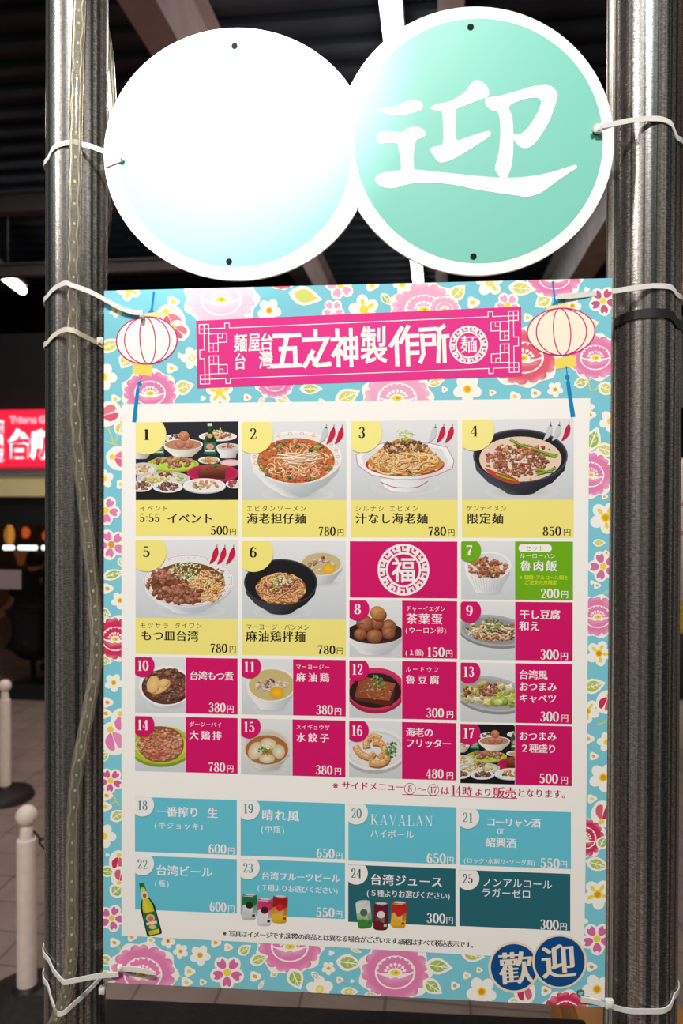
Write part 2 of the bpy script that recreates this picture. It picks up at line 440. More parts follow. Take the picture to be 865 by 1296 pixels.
    def text(self, s, x, yc, size, adv, col, sty='min', sx=1.0, asc=None):
        """east-asian line: x left edge, yc middle of the first character, size in px, adv the step"""
        self.up(); off, dup = self.STY[sty]; sl = slope(yc); px = x
        for ch in s:
            if ch == ' ': px += adv * 0.5; continue
            if ch == '\u3000': px += adv; continue
            half = ch in '()（）・、。'
            V, F = FONT.get(ch, off)
            y = yc + size * 0.38 + sl * (px - x)
            if ch in '()（）':
                bx = [v[0] for v in V]; w = max(bx) - min(bx); 
                self.glyph(ch, px - min(bx) * size + adv * 0.08, y, size * sx, size, col, off, dup, sl); px += adv * 0.5
            elif ch == '・':
                bx = [v[0] for v in V]
                self.glyph(ch, px - min(bx) * size + adv * 0.15, y, size * sx, size, col, off, dup, sl); px += adv * 0.5
            elif ch in SERIF:
                self.serif(ch, px + adv * 0.12, yc + size * 0.38 + sl * (px - x), size * 0.80, col, kx=1.25); px += adv
            else:
                self.glyph(ch, px, y, size * sx, size, col, off, dup, sl); px += adv
        return px
    def glyphbox(self, ch, x0, y0, x1, y1, col, sty='goth', sl=0.0, rot=0.0):
        self.up(); off, dup = self.STY[sty]
        V, F = FONT.get(ch, off); bx = [v[0] for v in V]; by = [v[1] for v in V]
        ex = max(d if not isinstance(d, tuple) else d[0] for d in dup)
        sx = (x1 - x0) / (max(bx) + ex - min(bx)); sy = (y1 - y0) / (max(by) - min(by))
        if rot:
            cx, cy = (x0 + x1) / 2, (y0 + y1) / 2; mx_, my_ = (max(bx) + ex + min(bx)) / 2, (max(by) + min(by)) / 2
            ca, sa = math.cos(rot), math.sin(rot); X, Y = mx_ * sx, -my_ * sy
            self.glyph(ch, cx - (X * ca - Y * sa), cy - (X * sa + Y * ca), sx, sy, col, off, dup, 0.0, rot)
        else:
            self.glyph(ch, x0 - min(bx) * sx, y1 + min(by) * sy, sx, sy, col, off, dup, sl)
    def serif(self, s, x, yb, h, col, kx=1.0, sp=0.0, sl=None, bold=1.0):
        """figures and letters with serifs: x left, yb baseline, h height in px"""
        self.up(); sl = slope(yb) if sl is None else sl; px = x
        for ch in s:
            if ch == ' ': px += 0.3 * h * kx; continue
            adv, paths = SERIF[ch]; y_keep = self.y
            for nib, path in paths:
                a, b = nib / 2 * bold, TH / 2 * 1.3
                self.y -= 1.5e-6; n = len(path); L, R = [], []
                loop = n > 3 and math.dist(path[0], path[-1]) < 1e-6
                for i in range(n):
                    q = path[i - 1] if i else (path[-2] if loop else path[0]); r = path[i + 1] if i < n - 1 else (path[1] if loop else path[-1])
                    nx, ny = -(r[1] - q[1]), r[0] - q[0]; d = math.sqrt((a * nx) ** 2 + (b * ny) ** 2) or 1
                    ox, oy = a * a * nx / d, b * b * ny / d
                    if nib <= .07:                     # hairlines keep one width all round
                        d = math.hypot(nx, ny) or 1; ox, oy = nx / d * a, ny / d * a
                    L.append((path[i][0] + ox, path[i][1] + oy)); R.append((path[i][0] - ox, path[i][1] - oy))
                for i in range(n - 1):
                    self.poly([(px + u * h * kx, yb - v * h + sl * (px + u * h * kx - x)) for u, v in (L[i], L[i + 1], R[i + 1], R[i])], col, lift=False)
            px += (adv + sp) * h * kx; self.y = y_keep
        return px
    def serif_fit(self, s, x0, x1, yb, h, col, bold=1.0):
        w = sum(SERIF[c][0] for c in s) * h
        self.serif(s, x0, yb, h, col, kx=(x1 - x0) / w, bold=bold * 1.22)
    def build(self, name, parent, material=None):
        me = bpy.data.meshes.new(name)
        o = parent.location
        me.from_pydata([(a - o.x, b - o.y, c - o.z) for a, b, c in self.v], [], self.f)
        ca = me.color_attributes.new('ink', 'FLOAT_COLOR', 'CORNER')
        buf = []
        for cols in self.c:
            for c in cols: buf += [c[0], c[1], c[2], 1.0]
        ca.data.foreach_set('color', buf)
        me.materials.append(material or INK)
        ob = bpy.data.objects.new(name, me); COL.objects.link(ob); ob.parent = parent
        # parents never rotate or scale, so a child's own offset is zero when its mesh is in the parent's coordinates
        return ob
    def build_sub(self, name, part, root, material=None):
        ob = self.build(name, root, material); ob.parent = part; ob.location = (0, 0, 0)
        return ob
# ------------------------------------------------------------------ the setting: floor, roof, shop front
H_CEIL = 4.35
def grid_floor():
    """greyish pink floor tiles with grout lines, aligned with the building"""
    M_ = bpy.data.materials.new('floor_tiles'); M_.use_nodes = True
    nt = M_.node_tree; N = nt.nodes; L = nt.links; b = N['Principled BSDF']
    tc = N.new('ShaderNodeTexCoord'); mp = N.new('ShaderNodeMapping'); mp.inputs['Rotation'].default_value = (0, 0, BA); mp.inputs['Location'].default_value = (0.05, 0.02, 0)
    L.new(tc.outputs['Object'], mp.inputs[0])
    br = N.new('ShaderNodeTexBrick'); br.offset = 0.0; br.inputs['Scale'].default_value = 1.0
    br.inputs['Brick Width'].default_value = 0.27; br.inputs['Row Height'].default_value = 0.19; br.inputs['Mortar Size'].default_value = 0.004; br.inputs['Mortar Smooth'].default_value = 0.2
    br.inputs['Color1'].default_value = (.30, .235, .20, 1); br.inputs['Color2'].default_value = (.265, .205, .175, 1); br.inputs['Mortar'].default_value = (.115, .09, .08, 1)
    L.new(mp.outputs[0], br.inputs['Vector'])
    no = N.new('ShaderNodeTexNoise'); no.inputs['Scale'].default_value = 9; no.inputs['Detail'].default_value = 6; L.new(tc.outputs['Object'], no.inputs['Vector'])
    rp = N.new('ShaderNodeValToRGB'); rp.color_ramp.elements[0].position = .3; rp.color_ramp.elements[0].color = (.78, .78, .78, 1); rp.color_ramp.elements[1].position = .7; rp.color_ramp.elements[1].color = (1, 1, 1, 1)
    L.new(no.outputs['Fac'], rp.inputs[0]); mx = N.new('ShaderNodeMix'); mx.data_type = 'RGBA'; mx.blend_type = 'MULTIPLY'; mx.inputs[0].default_value = 1
    L.new(br.outputs['Color'], mx.inputs[6]); L.new(rp.outputs[0], mx.inputs[7]); L.new(mx.outputs[2], b.inputs['Base Color']); b.inputs['Roughness'].default_value = .6
    bp_ = N.new('ShaderNodeBump'); bp_.inputs['Strength'].default_value = .4; bp_.inputs['Distance'].default_value = .003; bp_.invert = True; L.new(br.outputs['Fac'], bp_.inputs['Height']); L.new(bp_.outputs[0], b.inputs['Normal'])
    return M_
bm = new(); bbox_(bm, -7, 7, -1.5, 9.5, -0.08, 0.0); tag(from_bm('floor', bm, grid_floor(), smooth=False), kind='structure')
DECK = mat('dark_roof_deck', (0.016, 0.021, 0.030), 0.8, noise=(3, .3))
bm = new(); bbox_(bm, -7, 7, -1.5, 9.5, H_CEIL, H_CEIL + .06)
for k in range(40): bbox_(bm, -7, 7, -0.2 + k * .24, -0.12 + k * .24, H_CEIL - .05, H_CEIL + .001)
tag(from_bm('ceiling', bm, DECK, smooth=False), kind='structure')
STEEL = mat('brown_primer_steel', (0.32, 0.235, 0.222), 0.65, noise=(5, .15))
DIMST = mat('dark_brown_steel', (0.05, 0.042, 0.042), 0.7, noise=(5, .15))
PALE = mat('pale_grey_steel', (0.62, 0.58, 0.56), 0.6, noise=(6, .2))
def hbeam(name, X, Y0, Y1, zb, w, h, M_, along='Y'):
    bm = new()
    if along == 'Y':
        bbox_(bm, X - w / 2, X + w / 2, Y0, Y1, zb, zb + .014); bbox_(bm, X - w / 2, X + w / 2, Y0, Y1, zb + h - .014, zb + h); bbox_(bm, X - .012, X + .012, Y0, Y1, zb + .013, zb + h - .013)
    else:
        bbox_(bm, Y0, Y1, X - w / 2, X + w / 2, zb, zb + .014); bbox_(bm, Y0, Y1, X - w / 2, X + w / 2, zb + h - .014, zb + h); bbox_(bm, Y0, Y1, X - .012, X + .012, zb + .013, zb + h - .013)
    return tag(from_bm(name, bm, M_, smooth=False), kind='structure')
BH = H_CEIL - .25
zb = 3.80
hbeam('trim_1', -1.31, 1.4, 9.4, zb, .17, .50, STEEL)
hbeam('trim_2', 0.07, 1.6, 9.4, zb + .25, .13, .25, STEEL)
hbeam('trim_3', 1.385, 1.2, 9.4, zb - .05, .22, .55, PALE)
hbeam('trim_4', 5.2, -6.5, -1.45, zb - .06, .10, .15, DIMST, 'X')
hbeam('trim_5', 5.45, -6.5, -1.45, zb - .45, .08, .10, DIMST, 'X')
BROWNW = mat('brown_painted_bulkhead', (0.30, 0.130, 0.066), 0.6, noise=(4, .12))
bm = new(); bbox_(bm, 1.62, 1.70, 1.0, 9.3, 3.05, H_CEIL - .051); tag(from_bm('wall_right', bm, BROWNW, smooth=False), kind='structure')
# the shop front across the passage
BLK = mat('black_shop_paint', (0.004, 0.0045, 0.006), 0.7)
YF = 5.5
X0, Z520 = bpix(0, 520, YF); _, Z592 = bpix(0, 592, YF); _, Z602 = bpix(0, 602, YF); _, Z628 = bpix(0, 629, YF); _, Z662 = bpix(0, 664, YF); _, Z890 = bpix(0, 889, YF); XR, _ = bpix(57, 700, YF)
bm = new(); bbox_(bm, -6.5, 6.5, YF + .12, YF + .2, Z520 - .02, 2.95); tag(from_bm('wall_back', bm, BLK, smooth=False), kind='structure')
bm = new(); bbox_(bm, -6.8, 6.8, 9.32, 9.42, 0.001, H_CEIL - .0004); tag(from_bm('wall_far', bm, BLK, smooth=False), kind='structure')
bm = new(); bbox_(bm, -6.95, -6.82, -1.5, 9.42, 0.001, H_CEIL - .0004); tag(from_bm('wall_left', bm, BLK, smooth=False), kind='structure')
CREAMP = mat('cream_fascia_panel', (0.80, 0.70, 0.36), 0.5, noise=(3, .1))
GREYM = mat('grey_metal_ledge', (0.34, 0.35, 0.38), 0.4, 0.4)
bm = new(); bbox_(bm, -6.5, -.2, YF - .02, YF + .2, Z602 + .001, Z592); tag(from_bm('trim_6', bm, GREYM, smooth=False), kind='structure')
bm = new(); bbox_(bm, -6.5, -.2, YF, YF + .2, Z628, Z602, .01); tag(from_bm('trim_7', bm, CREAMP, smooth=False), kind='structure')
bm = new(); bbox_(bm, -6.5, -.2, YF + .05, YF + .12, Z662, Z628 - .001); tag(from_bm('trim_8', bm, BLK, smooth=False), kind='structure')
GLASS = mat('shop_glass', (0.9, 0.92, 0.92), 0.02, trans=1.0, ior=1.02)
bm = new(); bbox_(bm, -6.4, XR - .002, YF + .08, YF + .088, .12, Z662 - .001); win = tag(from_bm('window_1', bm, GLASS, smooth=False), kind='structure')
bm = new(); bbox_(bm, XR, XR + .09, YF + .04, YF + .13, 0.001, Z662 - .001); bbox_(bm, -6.4, XR - .001, YF + .05, YF + .12, .001, .118); from_bm('window_frame', bm, BLK, win, smooth=False)
bm = new(); bbox_(bm, XR + .10, -.2, YF + .04, YF + .13, 0.001, Z662 - .001); tag(from_bm('wall_front', bm, BLK, smooth=False), kind='structure')
bm = new(); bbox_(bm, -6.5, -.2, YF + .201, 9.31, 2.90, 2.95); tag(from_bm('ceiling_shop', bm, DECK, smooth=False), kind='structure')
WOODW = mat('dim_timber_wall', (0.16, 0.085, 0.045), 0.6, noise=(2.5, .35))
bm = new(); bbox_(bm, -6.5, -.2, 8.2, 8.3, 0.001, Z602); tag(from_bm('wall_shop', bm, WOODW, smooth=False), kind='structure')
PLAST = mat('greige_plaster', (0.46, 0.38, 0.34), 0.7, noise=(3, .06)); REDL = mat('dull_red_line', (0.36, 0.12, 0.09), 0.6)
Xr, Zt = bpix(858, 580, YF)
bm = new(); bbox_(bm, -.199, 6.5, YF, YF + .1, 0.001, Zt); wl = tag(from_bm('wall_stall', bm, PLAST, smooth=False), kind='structure')
for yy in (637, 674):
    _, zz = bpix(860, yy, YF); bm = new(); bbox_(bm, 1.2, 6.4, YF - .006, YF, zz - .012, zz + .012); from_bm('painted_line', bm, REDL, wl, smooth=False)
add_light('beam_fill', 'AREA', bw(2.7, 4.6, 2.2), bw(1.3, 6.2, 4.0), 42.0, (1.0, .90, .84), shape='RECTANGLE', size=.8, size_y=.3)  # added fill aimed up to brighten the beam and bulkhead; no stall lamp
# ------------------------------------------------------------------ the menu board
WHITE = C(252, 250, 246); BLACK = C(24, 18, 20)
YEL = C(248, 236, 132); YELB = C(250, 240, 146); MAG = C(214, 14, 104); GRN = C(112, 178, 20)
TEAL = C(102, 200, 220); DTEAL = C(36, 104, 116); SKY = C(128, 208, 224)
BANNER = C(232, 48, 142)
CR = [(132, 368), (775, 352), (765.6, 1274.6), (131, 1243)]
board = empty('menu_board', on_y(448, 1258, 0.0), 'large flowered menu board with twenty-five numbered dishes and prices, tied between two metal poles', 'menu board')
foam = mat('white_foam_board', C(246, 244, 240), rough=0.6, spec=0.3, noise=(300, 0.02))
bm = new()
fr = [on_y(x, y, 0.0) for x, y in CR]; bk = [p + Vector((0, 0.005, 0)) for p in fr]
vf = [bm.verts.new(p - board.location) for p in fr]; vb = [bm.verts.new(p - board.location) for p in bk]
bm.faces.new(vf); bm.faces.new(vb[::-1])
for i in range(4): bm.faces.new((vf[i], vf[(i + 1) % 4], vb[(i + 1) % 4], vb[i]))
o = from_bm('panel', bm, foam, smooth=False); o.parent = board

# ---- flower print
FL = Print(0.00003, 1.0e-6, CR)
rnd = random.Random(7)
CREAM = C(255, 252, 244)
PINK, PINK2, RED, RED2 = C(236, 132, 184), C(244, 176, 208), C(216, 48, 96), C(232, 96, 120)
LEAFG, LEAFY, OLIVE = C(128, 184, 64), C(222, 222, 120), C(176, 196, 72)
ORG, YC = C(236, 160, 20), C(246, 224, 70)
FL.poly(CR, SKY)
bloom = [0]
def start():                                    # neighbouring blooms lie on different layers
    bloom[0] += 1; FL.y = -(0.000034 + 0.000036 * (bloom[0] % 6))
def daisy(x, y, r, rot=0.0, cen=ORG, patch=None, n=5):
    start()
    for k in range(n):
        a = rot + 2 * math.pi * k / n
        FL.ell(x + r * .58 * math.cos(a), y + r * .58 * math.sin(a), r * .46, r * .40, CREAM, math.degrees(a), 18)
    if patch:
        for k in range(n):
            if rnd.random() < .6:
                a = rot + 2 * math.pi * k / n
                FL.ell(x + r * .52 * math.cos(a), y + r * .52 * math.sin(a), r * .24, r * .13, patch, math.degrees(a), 12)
    FL.ell(x, y, r * .30, r * .30, YC, 0, 14); FL.ell(x, y, r * .20, r * .20, cen, 0, 14)
def dotf(x, y, r, cen=ORG):
    start()
    FL.poly([(x + r * (1 + .18 * math.cos(3 * t)) * math.cos(t), y + r * .9 * (1 + .18 * math.cos(3 * t)) * math.sin(t)) for t in [2 * math.pi * k / 20 for k in range(20)]], CREAM)
    if r > 3.6: FL.ell(x, y, r * .42, r * .34, mixc(cen, YC, .3), 30, 12)
def pinkf(x, y, r, rot=0.0, col=PINK, cen=YC):
    start()
    for k in range(5):
        a = rot + 2 * math.pi * k / 5
        FL.ell(x + r * .56 * math.cos(a), y + r * .56 * math.sin(a), r * .50, r * .45, CREAM, math.degrees(a), 18)
    for k in range(5):
        a = rot + 2 * math.pi * k / 5; ca, sa = math.cos(a), math.sin(a)
        P = [(.24, .0), (.40, .19), (.66, .27), (.86, .18), (.76, .0), (.88, -.16), (.64, -.27), (.40, -.19)]
        FL.poly(spline([(x + r * (u * ca - v * sa), y + r * (u * sa + v * ca)) for u, v in P], 3, True), col)
    FL.ell(x, y, r * .28, r * .28, CREAM, 0, 16); FL.ell(x, y, r * .23, r * .23, cen, 0, 16)
def leaf(x, y, l, w, ang, col=OLIVE, vein=True):
    start()
    a = math.radians(ang); ca, sa = math.cos(a), math.sin(a)
    def T(u, v): return (x + l * u * ca - w * v * sa, y + l * u * sa + w * v * ca)
    def shape(k): return [T(-.5 * k, 0)] + [T((-.5 + t) * k, .5 * k * math.sin(math.pi * t ** .8)) for t in (.12, .3, .5, .7, .88)] + [T(.5 * k, 0)] + [T((-.5 + t) * k, -.5 * k * math.sin(math.pi * t ** .8)) for t in (.88, .7, .5, .3, .12)]
    FL.poly(shape(1.0), CREAM)
    s = shape(.70); FL.poly(s, [mixc(col, LEAFY, .7 * (i % 6) / 6) for i in range(len(s))])
    if vein:
        FL.stroke([T(-.34, 0), T(.32, 0)], w * .05 + .4, CREAM)
        for u in (-.12, .08):
            FL.stroke([T(u, 0), T(u + .13, .2)], .7, CREAM); FL.stroke([T(u, 0), T(u + .13, -.2)], .7, CREAM)
def peony(x, y, r, col=PINK, sq=.82, tilt=0.0, core=True):
    start()
    """round bloom: outer frill of notched petals, inner cup, dotted stamens"""
    ta = math.radians(tilt); ct, st_ = math.cos(ta), math.sin(ta)
    def T(u, v): v *= sq; return (x + r * (u * ct - v * st_), y + r * (u * st_ + v * ct))
    n = 44
    FL.poly([T((1 + .055 * math.cos(9 * t)) * math.cos(t), (1 + .055 * math.cos(9 * t)) * math.sin(t)) for t in [2 * math.pi * k / (2 * n) for k in range(2 * n)]], CREAM)
    light = mixc(col, CREAM, .25)
    for k in range(9):                         # outer petals
        a = 2 * math.pi * (k + .5) / 9; ca, sa = math.cos(a), math.sin(a)
        P = [(.46, -.14), (.70, -.27), (.88, -.22), (.93, -.08), (.87, .02), (.92, .12), (.86, .24), (.68, .26), (.46, .13)]
        q = spline([T(u * ca - v * sa, u * sa + v * ca) for u, v in P], 3, True)
        FL.poly(q, [col if i < len(q) * .3 or i > len(q) * .7 else light for i in range(len(q))])
    if not core: return
    FL.ell(*T(0, .02), r * .56, r * .54 * sq, CREAM, tilt, 30)
    for k in range(5):                         # back petals of the cup
        a = math.pi + math.pi * (k + .5) / 5; ca, sa = math.cos(a), math.sin(a)
        P = [(.12, -.06), (.34, -.14), (.50, -.11), (.47, 0), (.51, .10), (.34, .14), (.12, .06)]
        FL.poly(spline([T(u * ca - v * sa, u * sa + v * ca + .02) for u, v in P], 3, True), col)
    cup = [T(.50 * math.cos(t), .05 + .46 * math.sin(t)) for t in [math.pi * k / 16 for k in range(17)]] + [T(-.30, .14), T(-.12, .22), T(0, .17), T(.12, .22), T(.30, .14)]
    FL.poly(cup, [col] * 17 + [light] * 5)
    FL.ell(*T(0, .02), r * .20, r * .13 * sq, CREAM, tilt, 18)
    for k in range(7):
        a = math.pi * (1.08 + .84 * k / 6); px, py = T(.27 * math.cos(a), .02 + .26 * math.sin(a))
        FL.stroke([T(0, .02), (px, py)], .7, CREAM); FL.ell(px, py, max(r * .045, .9), max(r * .045, .9), CREAM, 0, 10)
    FL.ell(*T(0, .03), r * .14, r * .075, YC, tilt, 14); FL.ell(*T(.02, .03), r * .05, r * .035, ORG, tilt, 8)
def stem(pts, w=1.6, col=LEAFY): start(); FL.stroke(spline(pts, 4), w, col)
def bud(x, y, r, ang, col):
    start()
    a = math.radians(ang); ca, sa = math.cos(a), math.sin(a)
    def T(u, v): return (x + r * (u * ca - v * sa), y + r * (u * sa + v * ca))
    FL.poly(spline([T(-1, 0), T(-.6, .7), T(.2, .85), T(.95, .45), T(.95, -.45), T(.2, -.85), T(-.6, -.7)], 4, True), CREAM)
    FL.poly(spline([T(-.35, .05), T(.0, .55), T(.55, .5), T(.72, .22), T(.45, .1)], 4, True), col)
    FL.poly(spline([T(-.35, -.05), T(.0, -.5), T(.55, -.52), T(.72, -.15), T(.4, -.02)], 4, True), mulc(mixc(col, CREAM, .12), 1))
    FL.ell(*T(-.55, 0), r * .22, r * .2, YC, 0, 10)
# top strip
peony(280, 378, 47, C(248, 206, 226), .82); daisy(163, 366, 15, .5, YC, YC); dotf(218.6, 382, 8, YC); daisy(341, 393, 15, .2, ORG)
daisy(147, 394, 8, .4); leaf(140, 437, 36, 18, -20, LEAFY); bud(216, 405, 21, 60, RED2); bud(226, 418, 14, 40, RED2); leaf(159, 457, 22, 20, 120, LEAFY)
daisy(131, 477, 17, .1, YC); peony(190, 497, 36, PINK); leaf(233, 490, 27, 20, -15, LEAFY); dotf(217, 466, 7, YC); daisy(278, 496, 17, .9, YC, YC)
daisy(243, 453, 14, .6, C(250, 248, 240)); dotf(146, 505, 6, YC); dotf(228, 450, 3.5); dotf(313, 503, 5); dotf(257, 504, 3.5); leaf(332, 506, 12, 7, -30, LEAFY)
bud(136, 524, 18, -20, RED2)
leaf(387, 375, 44, 25, 12, LEAFY, False); peony(357, 355, 17, RED2, .7, 0, False); pinkf(431, 361, 18, .7, PINK2); pinkf(422, 393, 14, .3, PINK2, CREAM)
daisy(461, 392, 19, -.5, YC, YC); dotf(471, 361, 8, YC); daisy(510, 360, 12, .6, YC); leaf(489, 379, 20, 12, 50, LEAFG); peony(537, 391, 44, PINK2, .80)
peony(348, 484, 25, PINK); leaf(394, 492, 30, 15, 0, OLIVE); leaf(440, 502, 36, 22, -25, LEAFY); peony(503, 503, 45, PINK2, .8); leaf(552, 484, 24, 12, -15, LEAFY)
leaf(358, 505, 22, 14, 20, LEAFY); dotf(407, 508, 4); dotf(563, 493, 4)
daisy(620, 357, 18, .9, C(240, 220, 190), YC); leaf(580, 370, 26, 20, -45, LEAFY); leaf(661, 365, 36, 20, 5, LEAFY); leaf(688, 381, 26, 20, 145, LEAFY)
dotf(599, 383, 8, YC); pinkf(643, 386, 16, .4, PINK2); peony(563, 391, 20, PINK2); peony(702, 352, 36, PINK, .72); dotf(743, 366.5, 3.4)
pinkf(764, 381, 18, .2, C(206, 92, 140)); daisy(725, 387, 11, .1, ORG); peony(662, 452, 48, RED2, .78); peony(754, 452, 35, PINK, .84)
dotf(668, 402, 6, YC); dotf(752, 409, 5, YC); leaf(693, 472, 20, 13, -20, LEAFY); leaf(737, 484, 22, 14, -20, OLIVE); leaf(768, 492, 24, 18, 20, LEAFY)
stem([(758, 490), (748, 494), (745, 478)]); daisy(592, 492.5, 18, .3, C(246, 160, 60)); dotf(623.5, 497, 4.5); dotf(677.7, 497.6, 6.5, C(240, 150, 90)); daisy(703, 493, 10, .2)
dotf(652, 502, 7, YC); dotf(745, 515, 7); dotf(747, 525, 7)
# left strip
stem([(137, 541), (146, 562), (150, 540)]); stem([(133, 559), (142, 561), (149, 563)]); bud(153, 540, 10, 100, LEAFY); bud(152, 580, 18, 10, C(240, 100, 150))
daisy(132, 606, 12, .9, YC); dotf(153, 613, 6, YC); pinkf(134, 646, 18, .2, PINK); pinkf(141, 689, 19, .5, PINK, ORG); leaf(154, 712, 14, 10, 60, LEAFY)
leaf(144, 727, 32, 14, -15, LEAFG); dotf(136, 745, 7); daisy(152, 760, 11, .3); leaf(133, 776, 16, 14, 20, LEAFG); peony(146, 808, 31, RED, .92); leaf(134, 836, 18, 12, 10, OLIVE)
daisy(144, 864, 11.5, .2); dotf(136, 889, 7); dotf(134, 903, 7); bud(154, 912, 16, 80, PINK); bud(144, 934, 21, 70, PINK); leaf(132, 957, 18, 12, -40, OLIVE)
pinkf(140, 988, 16, .4, C(224, 96, 160)); dotf(135, 1007, 7); dotf(134, 1021, 7, YC); stem([(144, 1006), (147, 1014), (141, 1017)]); stem([(147, 1014), (151, 1019)]); leaf(149, 1032, 22, 16, -30, OLIVE)
daisy(132, 1058, 15, .1, YC); bud(150, 1090, 14, 95, RED); dotf(136, 1082, 2.5); bud(152, 1110, 13, -80, RED); leaf(137, 1103, 22, 15, 10, LEAFG); leaf(148, 1127, 20, 20, -40, LEAFG)
pinkf(141.5, 1162, 17, .1, C(224, 110, 168))
# bottom strip
dotf(145, 1193, 6.5); dotf(190.6, 1190, 5, YC); dotf(167, 1186, 6); daisy(212.7, 1191, 9, .2, C(226, 110, 30)); daisy(228.8, 1204, 9.5, .5); daisy(253.4, 1209, 13, .2)
dotf(273, 1193, 6.5); dotf(289, 1199, 5.5, YC); leaf(310, 1202, 20, 14, -35, OLIVE); dotf(310, 1202, 4.4); stem([(148, 1196), (153, 1203)])
leaf(134, 1216, 20, 16, 40, OLIVE); leaf(134, 1234, 18, 14, -30, OLIVE); start(); peony(181, 1232, 44, PINK, .90, 3); dotf(239.5, 1229.6, 7, YC); stem([(226, 1233), (233, 1240)])
pinkf(287.8, 1230.6, 21, .35, C(226, 110, 168)); dotf(323, 1235.7, 7); dotf(256.7, 1243, 4.5); dotf(236, 1243, 7, YC); leaf(348, 1231, 16, 9, -50, OLIVE); leaf(331, 1246, 14, 6, -60, LEAFY)
peony(367, 1197, 43, PINK, .86); leaf(374.6, 1239, 30, 22, 65, LEAFG); leaf(328, 1214, 26, 16, -20, OLIVE); leaf(400, 1235, 16, 8, 40, OLIVE)
dotf(419.6, 1206, 3.6); daisy(416, 1225.5, 8.5, .3); dotf(430, 1240, 4.6); dotf(446, 1241.6, 2.6, YC); daisy(405, 1252, 17, .9, C(250, 240, 170)); leaf(443, 1255, 24, 12, 0, LEAFY)
peony(500.5, 1230, 46, PINK, .86); leaf(442, 1218.6, 34, 22, 8, LEAFG); leaf(556, 1223, 36, 22, 8, LEAFG); leaf(548, 1249, 30, 20, 35, LEAFG); leaf(470, 1259, 18, 8, 0, OLIVE); leaf(451, 1203, 16, 6, 20, LEAFY)
dotf(607, 1227.7, 4); dotf(591, 1234.6, 5, YC); dotf(576, 1247.7, 5.5, C(220, 110, 90)); daisy(610, 1255, 19, .4, C(240, 150, 20)); leaf(599, 1209, 32, 18, 10, OLIVE)
bud(664, 1254, 16, 80, RED); stem([(672, 1264), (676, 1274)]); dotf(691, 1254, 6.5, C(226, 120, 40)); peony(717, 1281, 31, RED, .9); leaf(653, 1268, 20, 12, 10, LEAFY)
daisy(756, 1252, 19, .5, C(240, 160, 10)); dotf(749, 1223.5, 6.5, C(220, 90, 50))
# right strip
daisy(773, 533, 14, .3, YC); leaf(751, 556, 34, 22, -70, LEAFG); leaf(768, 570, 30, 18, 20, LEAFY); stem([(751, 570), (758, 566), (764, 566)])
peony(748, 600, 31, PINK, .96, 10); dotf(765.4, 628.5, 4); daisy(767, 655, 20, .2, C(240, 170, 10), YC); leaf(759, 687, 17, 10, 0, LEAFY, False); dotf(768, 700, 4)
pinkf(764, 717, 19, .6, C(220, 120, 170)); dotf(756, 741, 4.6); dotf(750, 737, 3, YC); stem([(762, 753), (768, 749), (773, 748)]); peony(757, 780, 31, PINK, .86); daisy(758.5, 827, 16, .1, C(244, 140, 20), YC)
leaf(752, 868, 32, 20, -15, OLIVE); bud(768, 888, 15, 110, RED); stem([(756, 917), (764, 915), (769, 911)]); daisy(744, 900, 15, .3, ORG, YC); dotf(745, 935, 7, C(230, 170, 90)); daisy(768, 939, 12, .7, YC)
dotf(751.7, 957, 5.5, C(220, 170, 90)); daisy(764, 984, 18, .2, ORG); dotf(749.4, 1011, 6, YC); bud(763, 1031, 17, -80, RED); peony(741, 1060, 26, RED, 1.0, 20); leaf(763, 1066, 20, 16, -60, LEAFG)
leaf(757, 1094, 32, 18, 15, OLIVE); daisy(757, 1132, 19, .25, ORG, YC); pinkf(756, 1188, 20, .3, C(224, 110, 168)); dotf(738, 1166, 6)
FL.build('floral_print', board)

# ---- white sheet that carries the cells
PW = Print(0.00026)
PW.poly([(154, 511.5), (747.6, 504), (745.8, 560), (743.3, 960), (741, 1130), (739, 1214.5), (620, 1209.6), (545, 1205.5), (318, 1192.5), (154, 1184)], C(253, 251, 246))
PW.build('white_sheet', board)

# ---- banner
BN = Print(0.00027)
BN.poly([(248.3, 406), (660, 388), (661, 476), (250, 491.5)], BANNER)
bn = BN.build('title_banner', board); bn['label'] = 'magenta title strip across the top of the board'
LN = Print(0.00028)
def bq(u, v):                                  # banner coordinates 0..1 -> pixel
    t = (248.3 + (660 - 248.3) * u, 406 + (388 - 406) * u); b_ = (250 + (661 - 250) * u, 491.5 + (476 - 491.5) * u)
    return (t[0] + (b_[0] - t[0]) * v, t[1] + (b_[1] - t[1]) * v)
def bl(pts, mir=(0, 0), w=1.05):
    LN.lines([bq(1 - u if mir[0] else u, 1 - v if mir[1] else v) for u, v in pts], w, WHITE)
for mx_ in (0, 1):
    for my_ in (0, 1):
        mm = (mx_, my_)
        bl([(.0095, .06), (.0385, .06), (.0385, .195), (.0095, .195), (.0095, .06)], mm); bl([(.024, .06), (.024, .195)], mm); bl([(.0095, .1275), (.0385, .1275)], mm)
        bl([(.0385, .1275), (.088, .1275), (.088, .055), (.102, .055), (.102, .1275), (.5, .1275)], mm)
        bl([(.024, .195), (.024, .435), (.0095, .435), (.0095, .50)], mm)
        bl([(.0385, .195), (.0385, .47), (.066, .47), (.066, .205)], mm)
        bl([(.0385, .205), (.0935, .205), (.0935, .335), (.066, .335)], mm)
        bl([(.0385, .345), (.066, .345)], mm); bl([(.052, .47), (.052, .345)], mm, .8); bl([(.0385, .41), (.052, .41)], mm, .8)
        bl([(.080, .205), (.080, .27), (.066, .27)], mm, .8)
